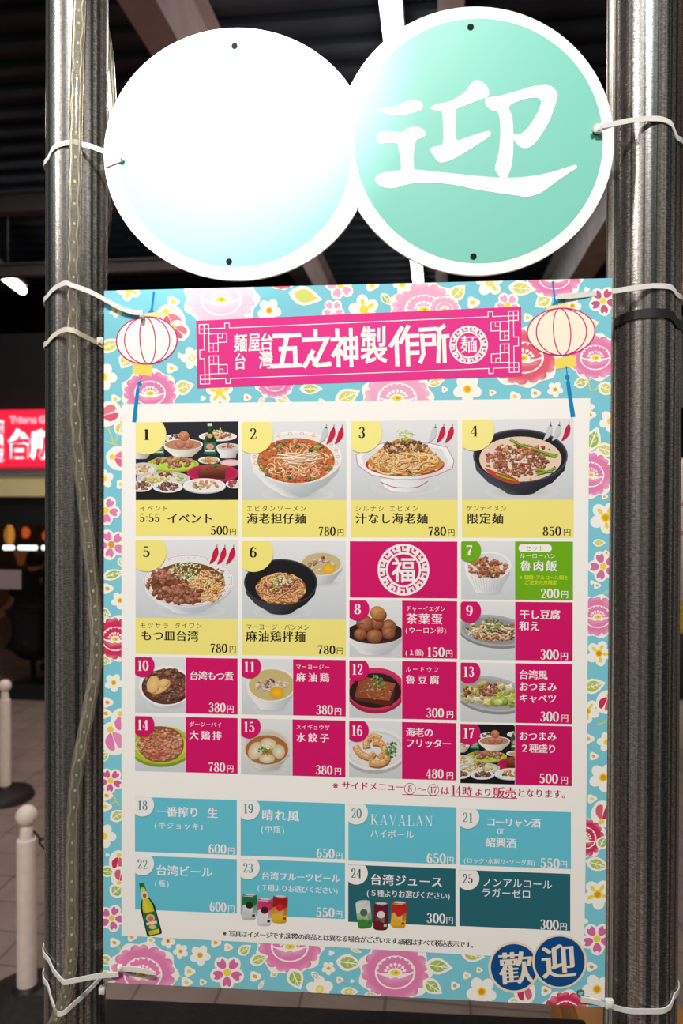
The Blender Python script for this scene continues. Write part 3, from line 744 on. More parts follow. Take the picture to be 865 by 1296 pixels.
def greek_ring(P, cx, cy, r0, r1, n, w, col, a0=0.0, hand=1):
    for k in range(n):
        for path in ([(.06, 0), (.90, 0)], [(.06, 0), (.06, 1), (.90, 1), (.90, .42), (.46, .42), (.46, .70)]):
            pts = []
            for i, (u, v) in enumerate(path):
                pts.append((u, v))
            Q = []
            for a, b in zip(pts, pts[1:]):
                for t in range(5):
                    u = a[0] + (b[0] - a[0]) * t / 5; v = a[1] + (b[1] - a[1]) * t / 5; Q.append((u, v))
            Q.append(pts[-1]); R_ = []
            for u, v in Q:
                an = a0 + hand * 2 * math.pi * (k + u) / n; r = r0 + (r1 - r0) * v
                R_.append((cx + r * math.cos(an), cy + r * math.sin(an)))
            P.lines(R_, w, col)
greek_ring(LN, 593.5, 436.5, 16.0, 23.3, 12, 2.1, WHITE)
ln = LN.build_sub('corner_fretwork', bn, board)
TX = Print(0.00032)
sl0 = -0.038
for ch, x0, y0, x1, y1 in (('麺', 296, 423.5, 313, 446), ('屋', 314.5, 423, 329.5, 445), ('台', 330, 422, 345.5, 444), ('台', 297.5, 448, 311, 468), ('灣', 328, 445, 345.5, 467)):
    TX.glyphbox(ch, x0, y0, x1, y1, WHITE, 'goth', sl0)
# angular display characters of the title, traced stroke by stroke
def bars(L, w=None):
    for s in L:
        TX.lines(s[1:], s[0], WHITE)
def tr5(pts, sc=3.932, x0=345, y0=345): return [(x0 + x / sc, y0 + y / sc) for x, y in pts]
w5 = 5.6
for pts in ([(12, 316), (132, 311)], [(72, 316), (45, 462)], [(42, 380), (112, 377), (116, 462)], [(10, 466), (138, 461)]): TX.lines(tr5(pts), w5 if pts[0][0] != 72 else 6.0, WHITE)
for pts in ([(214, 292), (214, 330)], [(158, 335), (272, 330), (212, 455)], [(162, 464), (200, 396)], [(190, 412), (224, 462), (282, 455)]): TX.lines(tr5(pts), w5, WHITE)
for pts in ([(322, 288), (324, 330)], [(300, 333), (352, 331), (304, 410)], [(327, 372), (330, 462)], [(332, 385), (350, 405)]): TX.lines(tr5(pts), w5 * .92, WHITE)
for pts in ([(362, 328), (364, 428)], [(418, 325), (420, 426)], [(362, 332), (418, 328)], [(364, 377), (419, 374)], [(364, 422), (420, 420)], [(390, 285), (394, 462)]): TX.lines(tr5(pts), w5 * .86, WHITE)
TX.glyphbox('製', 456.5, 414.5, 490.5, 461, WHITE, 'goth', sl0)
for pts in ([(642, 278), (592, 362)], [(618, 330), (622, 456)], [(674, 272), (640, 345)], [(655, 318), (722, 314)], [(672, 318), (676, 456)], [(676, 358), (720, 356)], [(677, 400), (722, 398)]): TX.lines(tr5(pts), w5 * .95, WHITE)
for pts in ([(738, 285), (808, 280)], [(746, 315), (752, 405), (738, 443)], [(746, 318), (804, 314), (806, 356), (750, 358)], [(852, 268), (826, 290)], [(832, 282), (826, 442)], [(828, 320), (872, 316)], [(854, 318), (858, 440)]): TX.lines(tr5(pts), w5 * .9, WHITE)
TX.glyphbox('麺', 583, 425.5, 604, 447, WHITE, 'med', sl0)
TX.build_sub('title_lettering', bn, board)

# ---- printed lanterns
def lantern(cx, cy, rx, ry, tilt, cap, s0, s1, base, ball, ta_, tb_, tw, body, label):
    P = Print(0.00030)
    t = math.radians(tilt); ct, st_ = math.cos(t), math.sin(t)
    def T(u, v): return (cx + u * ct - v * st_, cy + u * st_ + v * ct)
    BL = C(0, 136, 196); YL = C(250, 224, 100); PU = C(206, 34, 118)
    P.stroke([s0, s1], 2.6, BL); d = 3.6
    P.lines([(s1[0] + .3, s1[1] - 5), (s1[0] - d, s1[1] + 1)], 1.8, BL); P.lines([(s1[0] + .3, s1[1] - 5), (s1[0] + d, s1[1] + 1)], 1.8, BL); P.ell(s0[0], s0[1], 1.6, 1.6, BL)
    P.poly(cap, mixc(YL, WHITE, .25)); P.poly(base, YL)
    P.ell(cx, cy, rx, ry, PU, tilt, 48); P.ell(cx, cy, rx - 1.6, ry - 1.6, body, tilt, 48)
    for k, (a, b) in enumerate(((-.72, 1.0), (-.22, 1.0), (.28, 1.0), (.74, 1.0))):
        P.stroke([T(rx * a * math.cos(q), ry * .97 * math.sin(q)) for q in [math.radians(-90 + 180 * i / 20) for i in range(21)]], 1.5, PU)
    P.stroke([((base[2][0] + base[3][0]) / 2, base[2][1] - .5), ball], 1.4, BL); P.ell(ball[0], ball[1], 2.9, 3.3, BL)
    a, b = ta_, tb_; P.stroke([(ball[0] + (a[0] - ball[0]) * .6, ball[1] + 2), a], 2.2, BL); P.stroke([a, b], tw * .8, BL, tw)
    o_ = P.build('lantern_print', board); o_['label'] = label
lantern(186, 431, 39.2, 30.8, -4, [(177, 398), (203.5, 394), (204.5, 402), (178, 402)], (194.9, 371), (191.8, 396), [(169, 460), (193.5, 462), (192, 476.5), (167.4, 472)], (177, 486), (174.8, 491.5), (170, 534.5), 5.4, WHITE, 'round white lantern with magenta ribs printed at upper left')
lantern(710.5, 420, 43.6, 30.6, -4, [(691, 388), (718.5, 384), (719, 391), (692, 392)], (700, 357.5), (703.4, 386), [(702, 454), (729, 449.5), (730.5, 463.5), (703.5, 467.5)], (718.4, 477.5), (719, 483), (725.7, 528), 6.0, C(255, 244, 222), 'round cream lantern with magenta ribs printed at upper right')
# ------------------------------------------------------------------ the printed dishes
class Food:
    def __init__(self, rect, seed, bg0=C(232, 234, 236), bg1=C(206, 212, 216)):
        x0, y0, x1, y1 = rect; q = [(x0, y0), (x1, y0 + (x1 - x0) * slope(y0)), (x1, y1 + (x1 - x0) * slope(y1)), (x0, y1)]
        self.P = Print(0.00028, 1.0e-6, q); self.R = random.Random(seed); self.q = q
        self.P.poly(q, [bg0, bg0, bg1, bg1])
    def bowl(self, cx, cy, rx, ry, h, brx, rim, inner, out0, out1, rot=0.0, foot=None, wall=.93, sh=True):
        P = self.P
        if sh:
            P.fan([(cx + 2 + rx * .8 * math.cos(t), cy + h + 1 + ry * .28 * math.sin(t)) for t in [2 * math.pi * k / 24 for k in range(24)]], self.q_bg(), mulc(self.q_bg(), .72))
        L = [(cx - rx, cy), (cx - rx * .93, cy + h * .30 + ry * .15), (cx - rx * .68, cy + h * .66 + ry * .12), (cx - brx, cy + h)]
        R_ = [(cx + brx, cy + h), (cx + rx * .68, cy + h * .66 + ry * .12), (cx + rx * .93, cy + h * .30 + ry * .15), (cx + rx, cy)]
        bt = [(cx + brx * math.cos(t), cy + h + ry * .14 * math.sin(t)) for t in [math.pi - math.pi * k / 10 for k in range(1, 10)]]
        pts = L + bt + R_
        P.poly(pts, [out0] * (len(L) + 4) + [mixc(out0, out1, .5)] + [out1] * (len(pts) - len(L) - 5))
        if foot: P.stroke([(cx + brx * math.cos(t), cy + h * .86 + ry * .14 * math.sin(t)) for t in [math.pi - math.pi * k / 10 for k in range(11)]], .8, foot)
        P.ell(cx, cy, rx, ry, rim, rot, 40)
        P.ell(cx, cy + ry * .04, rx * wall, ry * wall, inner, rot, 40, mid=mixc(inner, out1, .2))
    def q_bg(self): return C(216, 220, 223)
    def pt(self, cx, cy, rx, ry):
        a = self.R.random() * 2 * math.pi; r = math.sqrt(self.R.random()); return cx + rx * r * math.cos(a), cy + ry * r * math.sin(a)
    def chunks(self, cx, cy, rx, ry, n, s0, s1, pal, flat=.8):
        pts = sorted([self.pt(cx, cy, rx, ry) for _ in range(n)], key=lambda p: p[1])
        y0_ = self.P.y
        for ii, (x, y) in enumerate(pts):
            self.P.y = y0_ - (ii % 22) * 2.8e-6
            s = self.R.uniform(s0, s1); c = mulc(self.R.choice(pal), self.R.uniform(.8, 1.18)); k = self.R.randint(8, 11); a0 = self.R.random() * 6; el = self.R.uniform(.5, .95); ro = self.R.random() * 3.14; cr, sr = math.cos(ro), math.sin(ro)
            ps = []
            for i in range(k):
                t = a0 + 2 * math.pi * i / k; r = s * self.R.uniform(.62, 1.22); u, v = r * math.cos(t), r * el * math.sin(t)
                ps.append((x + u * cr - v * sr, y + (u * sr + v * cr) * flat))
            self.P.poly([(px + s * .10, py + s * .20) for px, py in ps], mulc(c, .35))
            rim = [mulc(c, self.R.uniform(.48, .70) if py > y else self.R.uniform(.85, 1.05)) for px, py in ps]
            hx, hy = x - s * self.R.uniform(-.1, .3), y - s * self.R.uniform(.1, .35)
            self.P.fan(ps, rim, mixc(c, C(255, 238, 215), self.R.uniform(.05, .30)), (hx, hy))
            if s > 1.6:
                self.P.y -= .3e-6
                for _ in range(2 if s < 3 else 4):
                    fx, fy = x + s * self.R.uniform(-.45, .45), y + s * .6 * self.R.uniform(-.45, .45); q = s * self.R.uniform(.08, .2)
                    self.P.poly([(fx - q, fy), (fx, fy - q * .6), (fx + q, fy), (fx, fy + q * .6)], self.R.choice([mulc(c, .45), mixc(c, C(255, 244, 230), .55), mulc(c, .6)]), lift=False)
        self.P.y = y0_ - (min(22, n) + 1) * 2.8e-6
    def noodles(self, cx, cy, rx, ry, n, w, pal, L=.9):
        y0_ = self.P.y
        for ii in range(n):
            self.P.y = y0_ - (ii % 18) * 3.3e-6
            x, y = self.pt(cx, cy, rx * .92, ry * .92); a = self.R.random() * 2 * math.pi; cv = self.R.uniform(-.5, .5); pts = [(x, y)]
            st_ = rx * L / 8
            for i in range(8):
                a += cv + self.R.uniform(-.15, .15); nx, ny = x + st_ * math.cos(a), y + st_ * .75 * math.sin(a)
                if ((nx - cx) / rx) ** 2 + ((ny - cy) / ry) ** 2 > 1: a += 1.1; cv = abs(cv) + .2; continue
                x, y = nx, ny; pts.append((x, y))
            if len(pts) < 3: continue
            c = self.R.choice(pal)
            self.P.stroke([(px + .2, py + w * .35) for px, py in pts], w * 1.25, mulc(c, .40)); self.P.stroke(pts, w, c); self.P.stroke([(px, py - w * .18) for px, py in pts], w * .35, mixc(c, C(255, 250, 235), .45))
        self.P.y = y0_ - 19 * 3.3e-6
    def parsley(self, cx, cy, rx, ry, n=22): self.chunks(cx, cy, rx, ry, n, 1.0, 2.0, [C(60, 130, 40), C(90, 165, 50), C(40, 100, 36), C(130, 190, 70)])
    def scallion(self, cx, cy, rx, ry, n=30):
        y0_ = self.P.y
        for ii in range(n):
            self.P.y = y0_ - (ii % 16) * 1.1e-6
            x, y = self.pt(cx, cy, rx, ry); a = self.R.random() * 6; l = self.R.uniform(1.5, 4)
            self.P.stroke([(x, y), (x + l * math.cos(a) * .5, y + l * .4 * math.sin(a)), (x + l * math.cos(a), y + l * math.sin(a) * .7)], 1.0, self.R.choice([C(240, 246, 214), C(226, 238, 170), C(170, 206, 80), C(250, 250, 236)]))
    def egg(self, cx, cy, r, c):
        self.P.ell(cx + .4, cy + .6, r, r * .92, mulc(c, .35), 0, 18)
        self.P.fan([(cx + r * math.cos(t), cy + r * .9 * math.sin(t)) for t in [2 * math.pi * k / 20 for k in range(20)]], [mulc(c, .55 if math.sin(2 * math.pi * k / 20) > -.2 else .9) for k in range(20)], mixc(c, C(255, 226, 180), .22), (cx - r * .25, cy - r * .35))
        for _ in range(3):
            a = self.R.random() * 6; self.P.stroke([(cx + r * .1 * math.cos(a), cy + r * .1 * math.sin(a)), (cx + r * .5 * math.cos(a + .4), cy + r * .5 * math.sin(a + .4)), (cx + r * .85 * math.cos(a), cy + r * .85 * math.sin(a))], .5, mulc(c, .4))
    def plate(self, cx, cy, rx, ry, rim, inn, rot=0, lip=None):
        P = self.P
        P.ell(cx, cy + ry * .16, rx * 1.0, ry, mulc(rim, .55), rot, 36); P.ell(cx, cy, rx, ry, rim, rot, 36); P.ell(cx, cy + ry * .02, rx * .90, ry * .86, mulc(rim, .80), rot, 36); P.ell(cx, cy + ry * .05, rx * .84, ry * .80, inn, rot, 36)
    def bottle(self, x, y0, y1, w):
        P = self.P; h = y1 - y0; G, D = C(36, 70, 40), C(20, 34, 24)
        P.poly([(x - w * .16, y0), (x + w * .16, y0), (x + w * .20, y0 + h * .30), (x + w * .5, y0 + h * .46), (x + w * .5, y1), (x - w * .5, y1), (x - w * .5, y0 + h * .46), (x - w * .20, y0 + h * .30)], [G, G, D, D, G, D, C(60, 110, 50), G])
        P.poly([(x - w * .2, y0), (x + w * .2, y0), (x + w * .2, y0 + h * .08), (x - w * .2, y0 + h * .08)], C(220, 216, 200)); P.ell(x, y0 + h * .36, w * .22, h * .06, C(200, 180, 110))
        P.poly([(x - w * .5, y0 + h * .55), (x + w * .5, y0 + h * .55), (x + w * .5, y0 + h * .86), (x - w * .5, y0 + h * .86)], C(28, 120, 84)); P.ell(x, y0 + h * .66, w * .32, h * .08, C(226, 150, 130)); P.poly([(x - w * .4, y0 + h * .76), (x + w * .4, y0 + h * .76), (x + w * .4, y0 + h * .8), (x - w * .4, y0 + h * .8)], C(230, 230, 220))
REDM = [C(150, 62, 34), C(184, 88, 50), C(120, 44, 26), C(206, 118, 72), C(96, 36, 24)]
BROWN = [C(112, 54, 34), C(146, 76, 46), C(84, 38, 26), C(170, 100, 66), C(66, 30, 22)]
NOOD = [C(232, 176, 92), C(244, 204, 128), C(214, 144, 66), C(238, 188, 110)]
WH, WH2 = C(246, 246, 246), C(214, 218, 222)
MEATP = [C(196, 128, 92), C(176, 98, 68), C(216, 156, 118), C(150, 78, 56)]
def banquet(f, x0, y0, s):
    """spread of dishes on a black table; x0, y0 the photo corner, s px per unit of the 130 x 100 layout"""
    def X(v): return x0 + v * s
    def Y(v): return y0 + v * s
    P = f.P
    def dish(cx, cy, rx, ry, h, pal, n, sz=1.8, fr=.7, rim=WH, inn=C(232, 232, 230)):
        f.bowl(X(cx), Y(cy), rx * s, ry * s, h * s, rx * s * .5, rim, inn, C(236, 234, 228), C(170, 166, 164), sh=False); f.chunks(X(cx), Y(cy - ry * .15), rx * s * fr, ry * s * fr, int(n * 1.7), sz * .7 * s, sz * 1.5 * s, pal)
    dish(52, 20, 16, 5, 6, BROWN, 14); dish(104, 18, 24, 6, 4, NOOD + MEATP, 26, 2.2); f.scallion(X(104), Y(11), 5 * s, 3 * s, 14)
    f.bottle(X(94), Y(1), Y(46), 15 * s); f.bottle(X(29), Y(8), Y(46), 14 * s)
    f.bowl(X(60), Y(28), 25 * s, 7 * s, 15 * s, 12 * s, WH, C(190, 130, 100), C(240, 238, 226), C(190, 184, 170), sh=False)
    for ex, ey, r in ((56, 27, 6), (67, 27, 6), (61, 17, 6.5)): f.egg(X(ex), Y(ey), r * s, C(216, 130, 96))
    f.bowl(X(117), Y(31), 15 * s, 4.5 * s, 14 * s, 10 * s, WH, C(206, 196, 190), C(240, 240, 238), C(176, 172, 170), sh=False); f.chunks(X(118), Y(30), 9 * s, 3 * s, 14, 1.1 * s, 2 * s, REDM)
    dish(7, 35, 14, 4, 11, NOOD, 8, 2)
    f.plate(X(47), Y(53), 33 * s, 9 * s, C(170, 204, 60), C(190, 216, 80)); f.chunks(X(48), Y(50), 24 * s, 6 * s, 46, 2.4 * s, 4.4 * s, MEATP)
    dish(93, 48, 14, 4.5, 3, NOOD + [C(240, 150, 70)], 18, 2); f.plate(X(120), Y(51), 13 * s, 4 * s, C(238, 180, 190), C(240, 200, 205))
    f.plate(X(10), Y(59), 17 * s, 8 * s, C(214, 216, 220), C(232, 226, 210)); f.chunks(X(8), Y(58), 11 * s, 5 * s, 24, 1.5 * s, 2.6 * s, NOOD)
    f.plate(X(98), Y(64), 33 * s, 11 * s, C(206, 32, 84), C(180, 24, 70)); P.poly([(X(78), Y(60)), (X(88), Y(54)), (X(118), Y(55)), (X(114), Y(63)), (X(113), Y(72)), (X(80), Y(70))], [C(130, 54, 34), C(170, 84, 50), C(160, 80, 50), C(110, 42, 28), C(60, 24, 20), C(60, 24, 20)])
    f.chunks(X(99), Y(57), 11 * s, 2.4 * s, 16, 1.2 * s, 2 * s, BROWN); f.parsley(X(101), Y(53.5), 5 * s, 2 * s, 8)
    f.plate(X(35), Y(71), 34 * s, 9 * s, C(206, 208, 206), C(226, 220, 200)); f.chunks(X(34), Y(70), 26 * s, 6 * s, 44, 1.8 * s, 3.2 * s, [C(236, 206, 110), C(240, 224, 160), C(180, 200, 80), C(246, 236, 190)]); f.chunks(X(38), Y(65), 9 * s, 3.4 * s, 18, 1.3 * s, 2.2 * s, REDM)
    dish(6, 81, 16, 7, 6, MEATP + BROWN, 18, 2.4); dish(41, 82, 19, 7, 6, BROWN, 30, 1.9, .66); f.plate(X(87), Y(80), 27 * s, 9 * s, WH, C(238, 236, 232))
    f.chunks(X(88), Y(79), 16 * s, 5 * s, 26, 2 * s, 3.4 * s, [C(236, 170, 110), C(244, 196, 140), C(220, 140, 84)]); f.parsley(X(76), Y(81), 3 * s, 2.5 * s, 8); dish(126, 78, 12, 5, 5, [C(170, 40, 60), C(140, 30, 50)], 12, 2)
DARKT = (C(36, 36, 44), C(20, 18, 20))
def food_1(f): banquet(f, 172, 534.5, 1.0)
def food_17(f):
    def X(v): return 583 + v * .82
    banquet(f, 578, 915, .80)
def food_2(f):
    f.bowl(375, 579, 57.5, 33.5, 46, 20, WH, C(240, 236, 230), C(236, 238, 240), C(178, 186, 192), foot=None, wall=.97)
    for k in range(22):
        a = 2 * math.pi * k / 22; f.P.ring(375 + 53 * math.cos(a), 578 + 29.5 * math.sin(a), 2.2, 1.7, .7, f.R.choice([C(220, 170, 150), C(150, 170, 110), C(210, 160, 200), C(230, 150, 90)]), n=10)
    f.P.ell(375, 583, 49, 28.5, C(206, 104, 40), 0, 40, mid=C(222, 128, 62))
    f.chunks(375, 583, 47, 27, 420, 1.3, 3.0, [C(214, 106, 54), C(236, 150, 96), C(190, 76, 36), C(244, 186, 136), C(160, 70, 36)]); f.noodles(375, 585, 44, 24, 60, 1.2, [C(246, 214, 160), C(240, 190, 130), C(230, 160, 90)], .35)
    for x, y in ((351, 565), (361, 561), (376, 564), (401, 567), (394, 570), (330, 583), (331, 590), (339, 600), (366, 604), (394, 606), (417, 591), (404, 564)): f.chunks(x, y, 2, 1.4, 3, 2.0, 3.6, [C(150, 190, 40), C(84, 130, 40), C(60, 100, 44)])
    for k in range(30):
        x, y = f.pt(380, 580, 20, 7); a = f.R.uniform(-.5, .35); l = f.R.uniform(7, 13)
        f.P.stroke([(x - l * math.cos(a), y - l * math.sin(a) * .6 + .8), (x + l * math.cos(a), y + l * math.sin(a) * .6 + .8)], 1.9, C(196, 150, 110)); f.P.stroke([(x - l * math.cos(a), y - l * math.sin(a) * .6), (x + l * math.cos(a), y + l * math.sin(a) * .6)], 1.6, f.R.choice([C(250, 234, 208), C(246, 222, 190), C(255, 244, 226)]), .6)
def food_3(f):
    P = f.P
    P.fan([(513 + 44 * math.cos(t), 617 + 9 * math.sin(t)) for t in [2 * math.pi * k / 24 for k in range(24)]], C(218, 221, 223), C(180, 184, 188))
    P.poly([(482, 606), (542, 606), (540, 617), (530, 622), (514, 623), (498, 622), (487, 617)], [WH, WH2, WH2, WH2, WH, WH, WH]); P.stroke(spline([(482, 610), (497, 616), (514, 617.5), (530, 616), (542, 609)], 4), 1, C(170, 60, 90))
    oc = [(451, 576), (459, 570), (484, 561), (545, 561), (566, 566), (575, 583), (573, 593), (552, 602), (530, 607), (500, 607), (470, 601), (453, 589)]
    P.poly(oc, [WH] * 6 + [WH2] * 3 + [WH] * 3); P.lines(oc + oc[:1], .9, C(200, 120, 140)); P.poly([(513 + (x - 513) * .88, 582 + (y - 582) * .84) for x, y in oc], C(226, 226, 230))
    P.ell(513, 588, 50, 15, C(190, 36, 30), 0, 36, mid=C(210, 70, 40)); f.noodles(513, 587, 48, 15, 60, 1.8, NOOD, .6)
    pts = [(466, 586), (478, 572), (494, 560), (512, 554), (532, 560), (550, 574), (562, 588), (540, 597), (500, 599)]
    P.poly(spline(pts, 4, True), C(206, 140, 66)); f.noodles(513, 580, 44, 19, 130, 1.9, NOOD, .7); f.chunks(513, 566, 30, 9, 80, 1.5, 2.8, BROWN); f.noodles(520, 584, 36, 12, 24, 1.9, NOOD, .9)
    f.scallion(511, 550, 13, 7, 70); f.chunks(514, 555, 2.5, 3, 5, 1.6, 2.6, [C(150, 196, 40), C(190, 220, 60)])
def food_4(f):
    P = f.P; D, D2 = C(46, 44, 56), C(30, 28, 36)
    f.bowl(659, 577, 60, 34, 45, 20, D, D2, C(70, 72, 84), C(36, 34, 42), wall=.95)
    P.ring(659, 577, 59, 33, 1.2, C(84, 84, 98)); P.ell(659, 581, 52, 28.5, C(232, 208, 184), 0, 40, mid=C(240, 220, 200))
    for k in range(60):
        x, y = f.pt(659, 583, 47, 25); P.ell(x, y, f.R.uniform(.8, 2.6), f.R.uniform(.6, 1.6), f.R.choice([C(206, 70, 40), C(220, 110, 70), C(190, 60, 40)]), 0, 8)
    P.poly(spline([(614, 592), (622, 601), (640, 610), (658, 612), (650, 604), (630, 598)], 4, True), C(206, 60, 36)); f.chunks(628, 583, 13, 12, 26, 2, 4, [C(168, 52, 40), C(196, 84, 60), C(214, 120, 86)])
    f.chunks(659, 583, 36, 20, 330, 1.3, 2.8, [C(150, 74, 40), C(180, 104, 62), C(120, 54, 32), C(206, 134, 88)]); f.chunks(660, 567, 30, 7, 26, 2, 4, [C(208, 120, 70), C(232, 160, 90), C(176, 70, 46)])
    for a, b in (((646, 556), (668, 566)), ((672, 566), (706, 577)), ((628, 600), (652, 608)), ((680, 600), (704, 592)), ((682, 594), (700, 597)), ((690, 573), (704, 578))): P.stroke(spline([a, ((a[0] + b[0]) / 2, (a[1] + b[1]) / 2 + 1.5), b], 4), 3.4, C(70, 110, 30)); P.stroke(spline([a, ((a[0] + b[0]) / 2, (a[1] + b[1]) / 2 + .8), b], 4), 1.9, C(140, 180, 50))
def food_5(f):
    P = f.P
    f.bowl(238.5, 735, 57, 33, 37, 22, WH, C(236, 236, 236), C(234, 236, 238), C(188, 194, 200), wall=.97); P.ring(238.5, 735, 55.5, 32, .6, C(206, 130, 140))
    for k in range(40):
        a = 2 * math.pi * k / 40; P.ell(238.5 + 52.5 * math.cos(a), 735 + 29.5 * math.sin(a), .9, .6, f.R.choice([C(200, 170, 200), C(210, 150, 160), C(190, 190, 200)]), 0, 8)
    P.ell(238, 738, 47, 26, C(120, 74, 40), 0, 36); f.noodles(262, 742, 24, 21, 90, 1.5, NOOD, .7); f.chunks(274, 730, 12, 12, 16, 1.4, 2.6, [C(70, 60, 40), C(200, 170, 120), C(110, 80, 50)])
    f.chunks(212, 740, 25, 20, 70, 2.6, 6, MEATP + [C(140, 64, 44)]); f.chunks(236, 752, 22, 12, 46, 2.6, 6.5, [C(168, 92, 58), C(140, 70, 44), C(190, 112, 76)])
    for k in range(10):
        x, y = f.pt(220, 746, 26, 15); P.stroke(spline([(x - 6, y), (x - 2, y - 3), (x + 3, y - 2), (x + 6, y + 2)], 4), 1.0, C(110, 50, 34))
    f.scallion(236, 722, 20, 12, 120); f.chunks(238, 727, 10, 4, 8, 1.2, 2.4, [C(120, 180, 40), C(160, 206, 70)]); f.chunks(238, 731, 9, 4, 14, 1.2, 2.2, [C(246, 246, 236), C(230, 236, 210)])
def food_6(f):
    P = f.P
    f.bowl(407, 713, 28, 16, 24, 14, C(226, 226, 228), C(206, 186, 128), C(226, 226, 228), C(176, 180, 186), wall=.88); f.chunks(407, 714, 18, 8, 24, 2, 3.6, [C(226, 206, 196), C(238, 222, 212), C(160, 110, 96), C(200, 170, 156)]); P.ell(416, 720, 8.4, 6.6, C(232, 170, 30), 0, 22, mid=C(246, 196, 60)); f.chunks(409, 706, 2, 1, 3, 1.4, 2.4, BROWN)
    D, D2 = C(34, 32, 36), C(22, 20, 24)
    f.bowl(355.5, 737, 46.5, 29.5, 37, 16, D, D2, C(58, 60, 66), C(26, 24, 28), wall=.95); P.ring(355.5, 737, 45.6, 28.6, .8, C(76, 74, 78))
    P.ell(356, 745, 32, 19.5, C(150, 80, 30), 0, 36); f.noodles(356, 745, 32, 20, 120, 1.7, [C(226, 156, 70), C(206, 128, 48), C(238, 182, 104), C(190, 106, 44)], .8); f.chunks(356, 741, 22, 10, 40, 1.6, 3.2, [C(126, 58, 34), C(160, 82, 48)])
    f.scallion(358, 735, 13, 6, 50); f.chunks(351, 740, 4, 6, 12, 1.2, 2.6, [C(140, 190, 50), C(170, 210, 80)])
def food_8(f):
    P = f.P; f.bowl(475, 800, 38, 15, 27, 18, C(232, 232, 232), C(52, 26, 24), C(236, 236, 236), C(190, 192, 196), wall=.95)
    P.ell(475, 799.5, 35.5, 12.5, C(48, 22, 22)); 
    for x, y, r in ((492, 793, 10), (477, 788, 9), (480, 778, 9.5), (462, 789, 11), (456, 802.5, 8), (474, 805, 10), (492, 801, 8.5)): f.egg(x, y, r, C(160, 80, 38))
    f.egg(478, 775.5, 9.5, C(206, 134, 66))
def food_7(f):
    P = f.P; f.bowl(618, 716, 29.5, 18, 33, 16, WH, C(226, 226, 228), C(240, 240, 240), C(192, 196, 200), wall=.93)
    for k in range(12): x = 597 + k * 3.8; P.stroke([(x, 728 + 6 * (1 - abs(k - 5.5) / 6)), (618 + (x - 618) * .72, 745 + 4 * (1 - abs(k - 5.5) / 6))], .7, C(196, 200, 204))
    f.chunks(618, 720, 22, 11, 40, 1.1, 1.8, [C(244, 240, 230), C(226, 220, 206)]); f.chunks(618, 718, 24, 12, 110, 1.6, 4.2, [C(170, 84, 40), C(200, 118, 62), C(130, 56, 32), C(222, 150, 90)]); f.chunks(624, 727, 9, 5, 30, 1, 1.9, BROWN)
def food_9(f):
    P = f.P; f.plate(626, 798, 46, 19.5, C(176, 178, 182), C(150, 150, 154), 7); f.chunks(626, 798, 36, 13, 150, 1.6, 3.4, [C(236, 216, 170), C(220, 180, 120), C(190, 130, 80), C(246, 232, 200), C(120, 74, 44)])
    f.noodles(630, 800, 32, 11, 70, 1.8, [C(240, 222, 180), C(226, 196, 146), C(206, 160, 110), C(90, 60, 44)], .5); f.chunks(622, 804, 20, 6, 20, 1.2, 2.2, [C(200, 90, 50), C(90, 54, 38)]); f.parsley(624, 790, 10, 9, 44)
def food_10(f):
    P = f.P; f.bowl(211, 868, 35, 25, 24, 15, WH, C(96, 46, 32), C(236, 238, 240), C(198, 202, 208), wall=.90); f.chunks(213, 867, 29, 20, 190, 1.8, 4.4, [C(104, 50, 36), C(140, 72, 50), C(80, 36, 28), C(170, 100, 70)])
    for cx, cy, rx, ry, a in ((203, 869, 14, 7, -30), (194, 866, 8, 11, 15), (207, 864, 7, 5, -20)): P.ell(cx + .5, cy + .8, rx, ry, C(150, 104, 52), a, 22); P.ell(cx, cy, rx, ry, C(222, 180, 110), a, 22, mid=C(240, 208, 146))
def food_14(f):
    P = f.P; f.plate(204, 943, 40, 24, C(176, 202, 56), C(196, 216, 76)); f.P.poly(spline([(175, 940), (184, 924), (204, 919), (226, 926), (233, 942), (226, 958), (204, 965), (184, 959)], 5, True), C(150, 84, 56)); f.chunks(203, 942, 29, 20, 420, 1.0, 2.8, [C(232, 164, 124), C(240, 184, 146), C(214, 132, 94), C(190, 106, 74), C(226, 150, 112)]); f.chunks(196, 933, 16, 6, 40, 1.6, 3.4, [C(226, 128, 84), C(204, 104, 66), C(236, 160, 116)]); f.chunks(200, 951, 14, 5, 26, 1.6, 3.2, [C(220, 96, 70), C(236, 140, 110)])
def food_11(f):
    P = f.P; f.bowl(344, 866, 32, 22, 30, 16, C(236, 236, 238), C(206, 186, 120), C(238, 238, 240), C(192, 196, 202), wall=.90); f.chunks(337, 868, 14, 9, 30, 2, 3.8, [C(232, 208, 196), C(242, 226, 214), C(200, 160, 150), C(170, 120, 110)]); f.chunks(354, 867, 12, 5, 20, 1.6, 3, [C(240, 226, 206), C(226, 200, 180)])
    f.chunks(344, 861, 5, 2, 6, 1.4, 2.6, [C(90, 40, 44), C(120, 60, 56)]); P.ell(350.5, 876.5, 9, 7.6, C(230, 164, 20), 0, 22, mid=C(248, 194, 50))
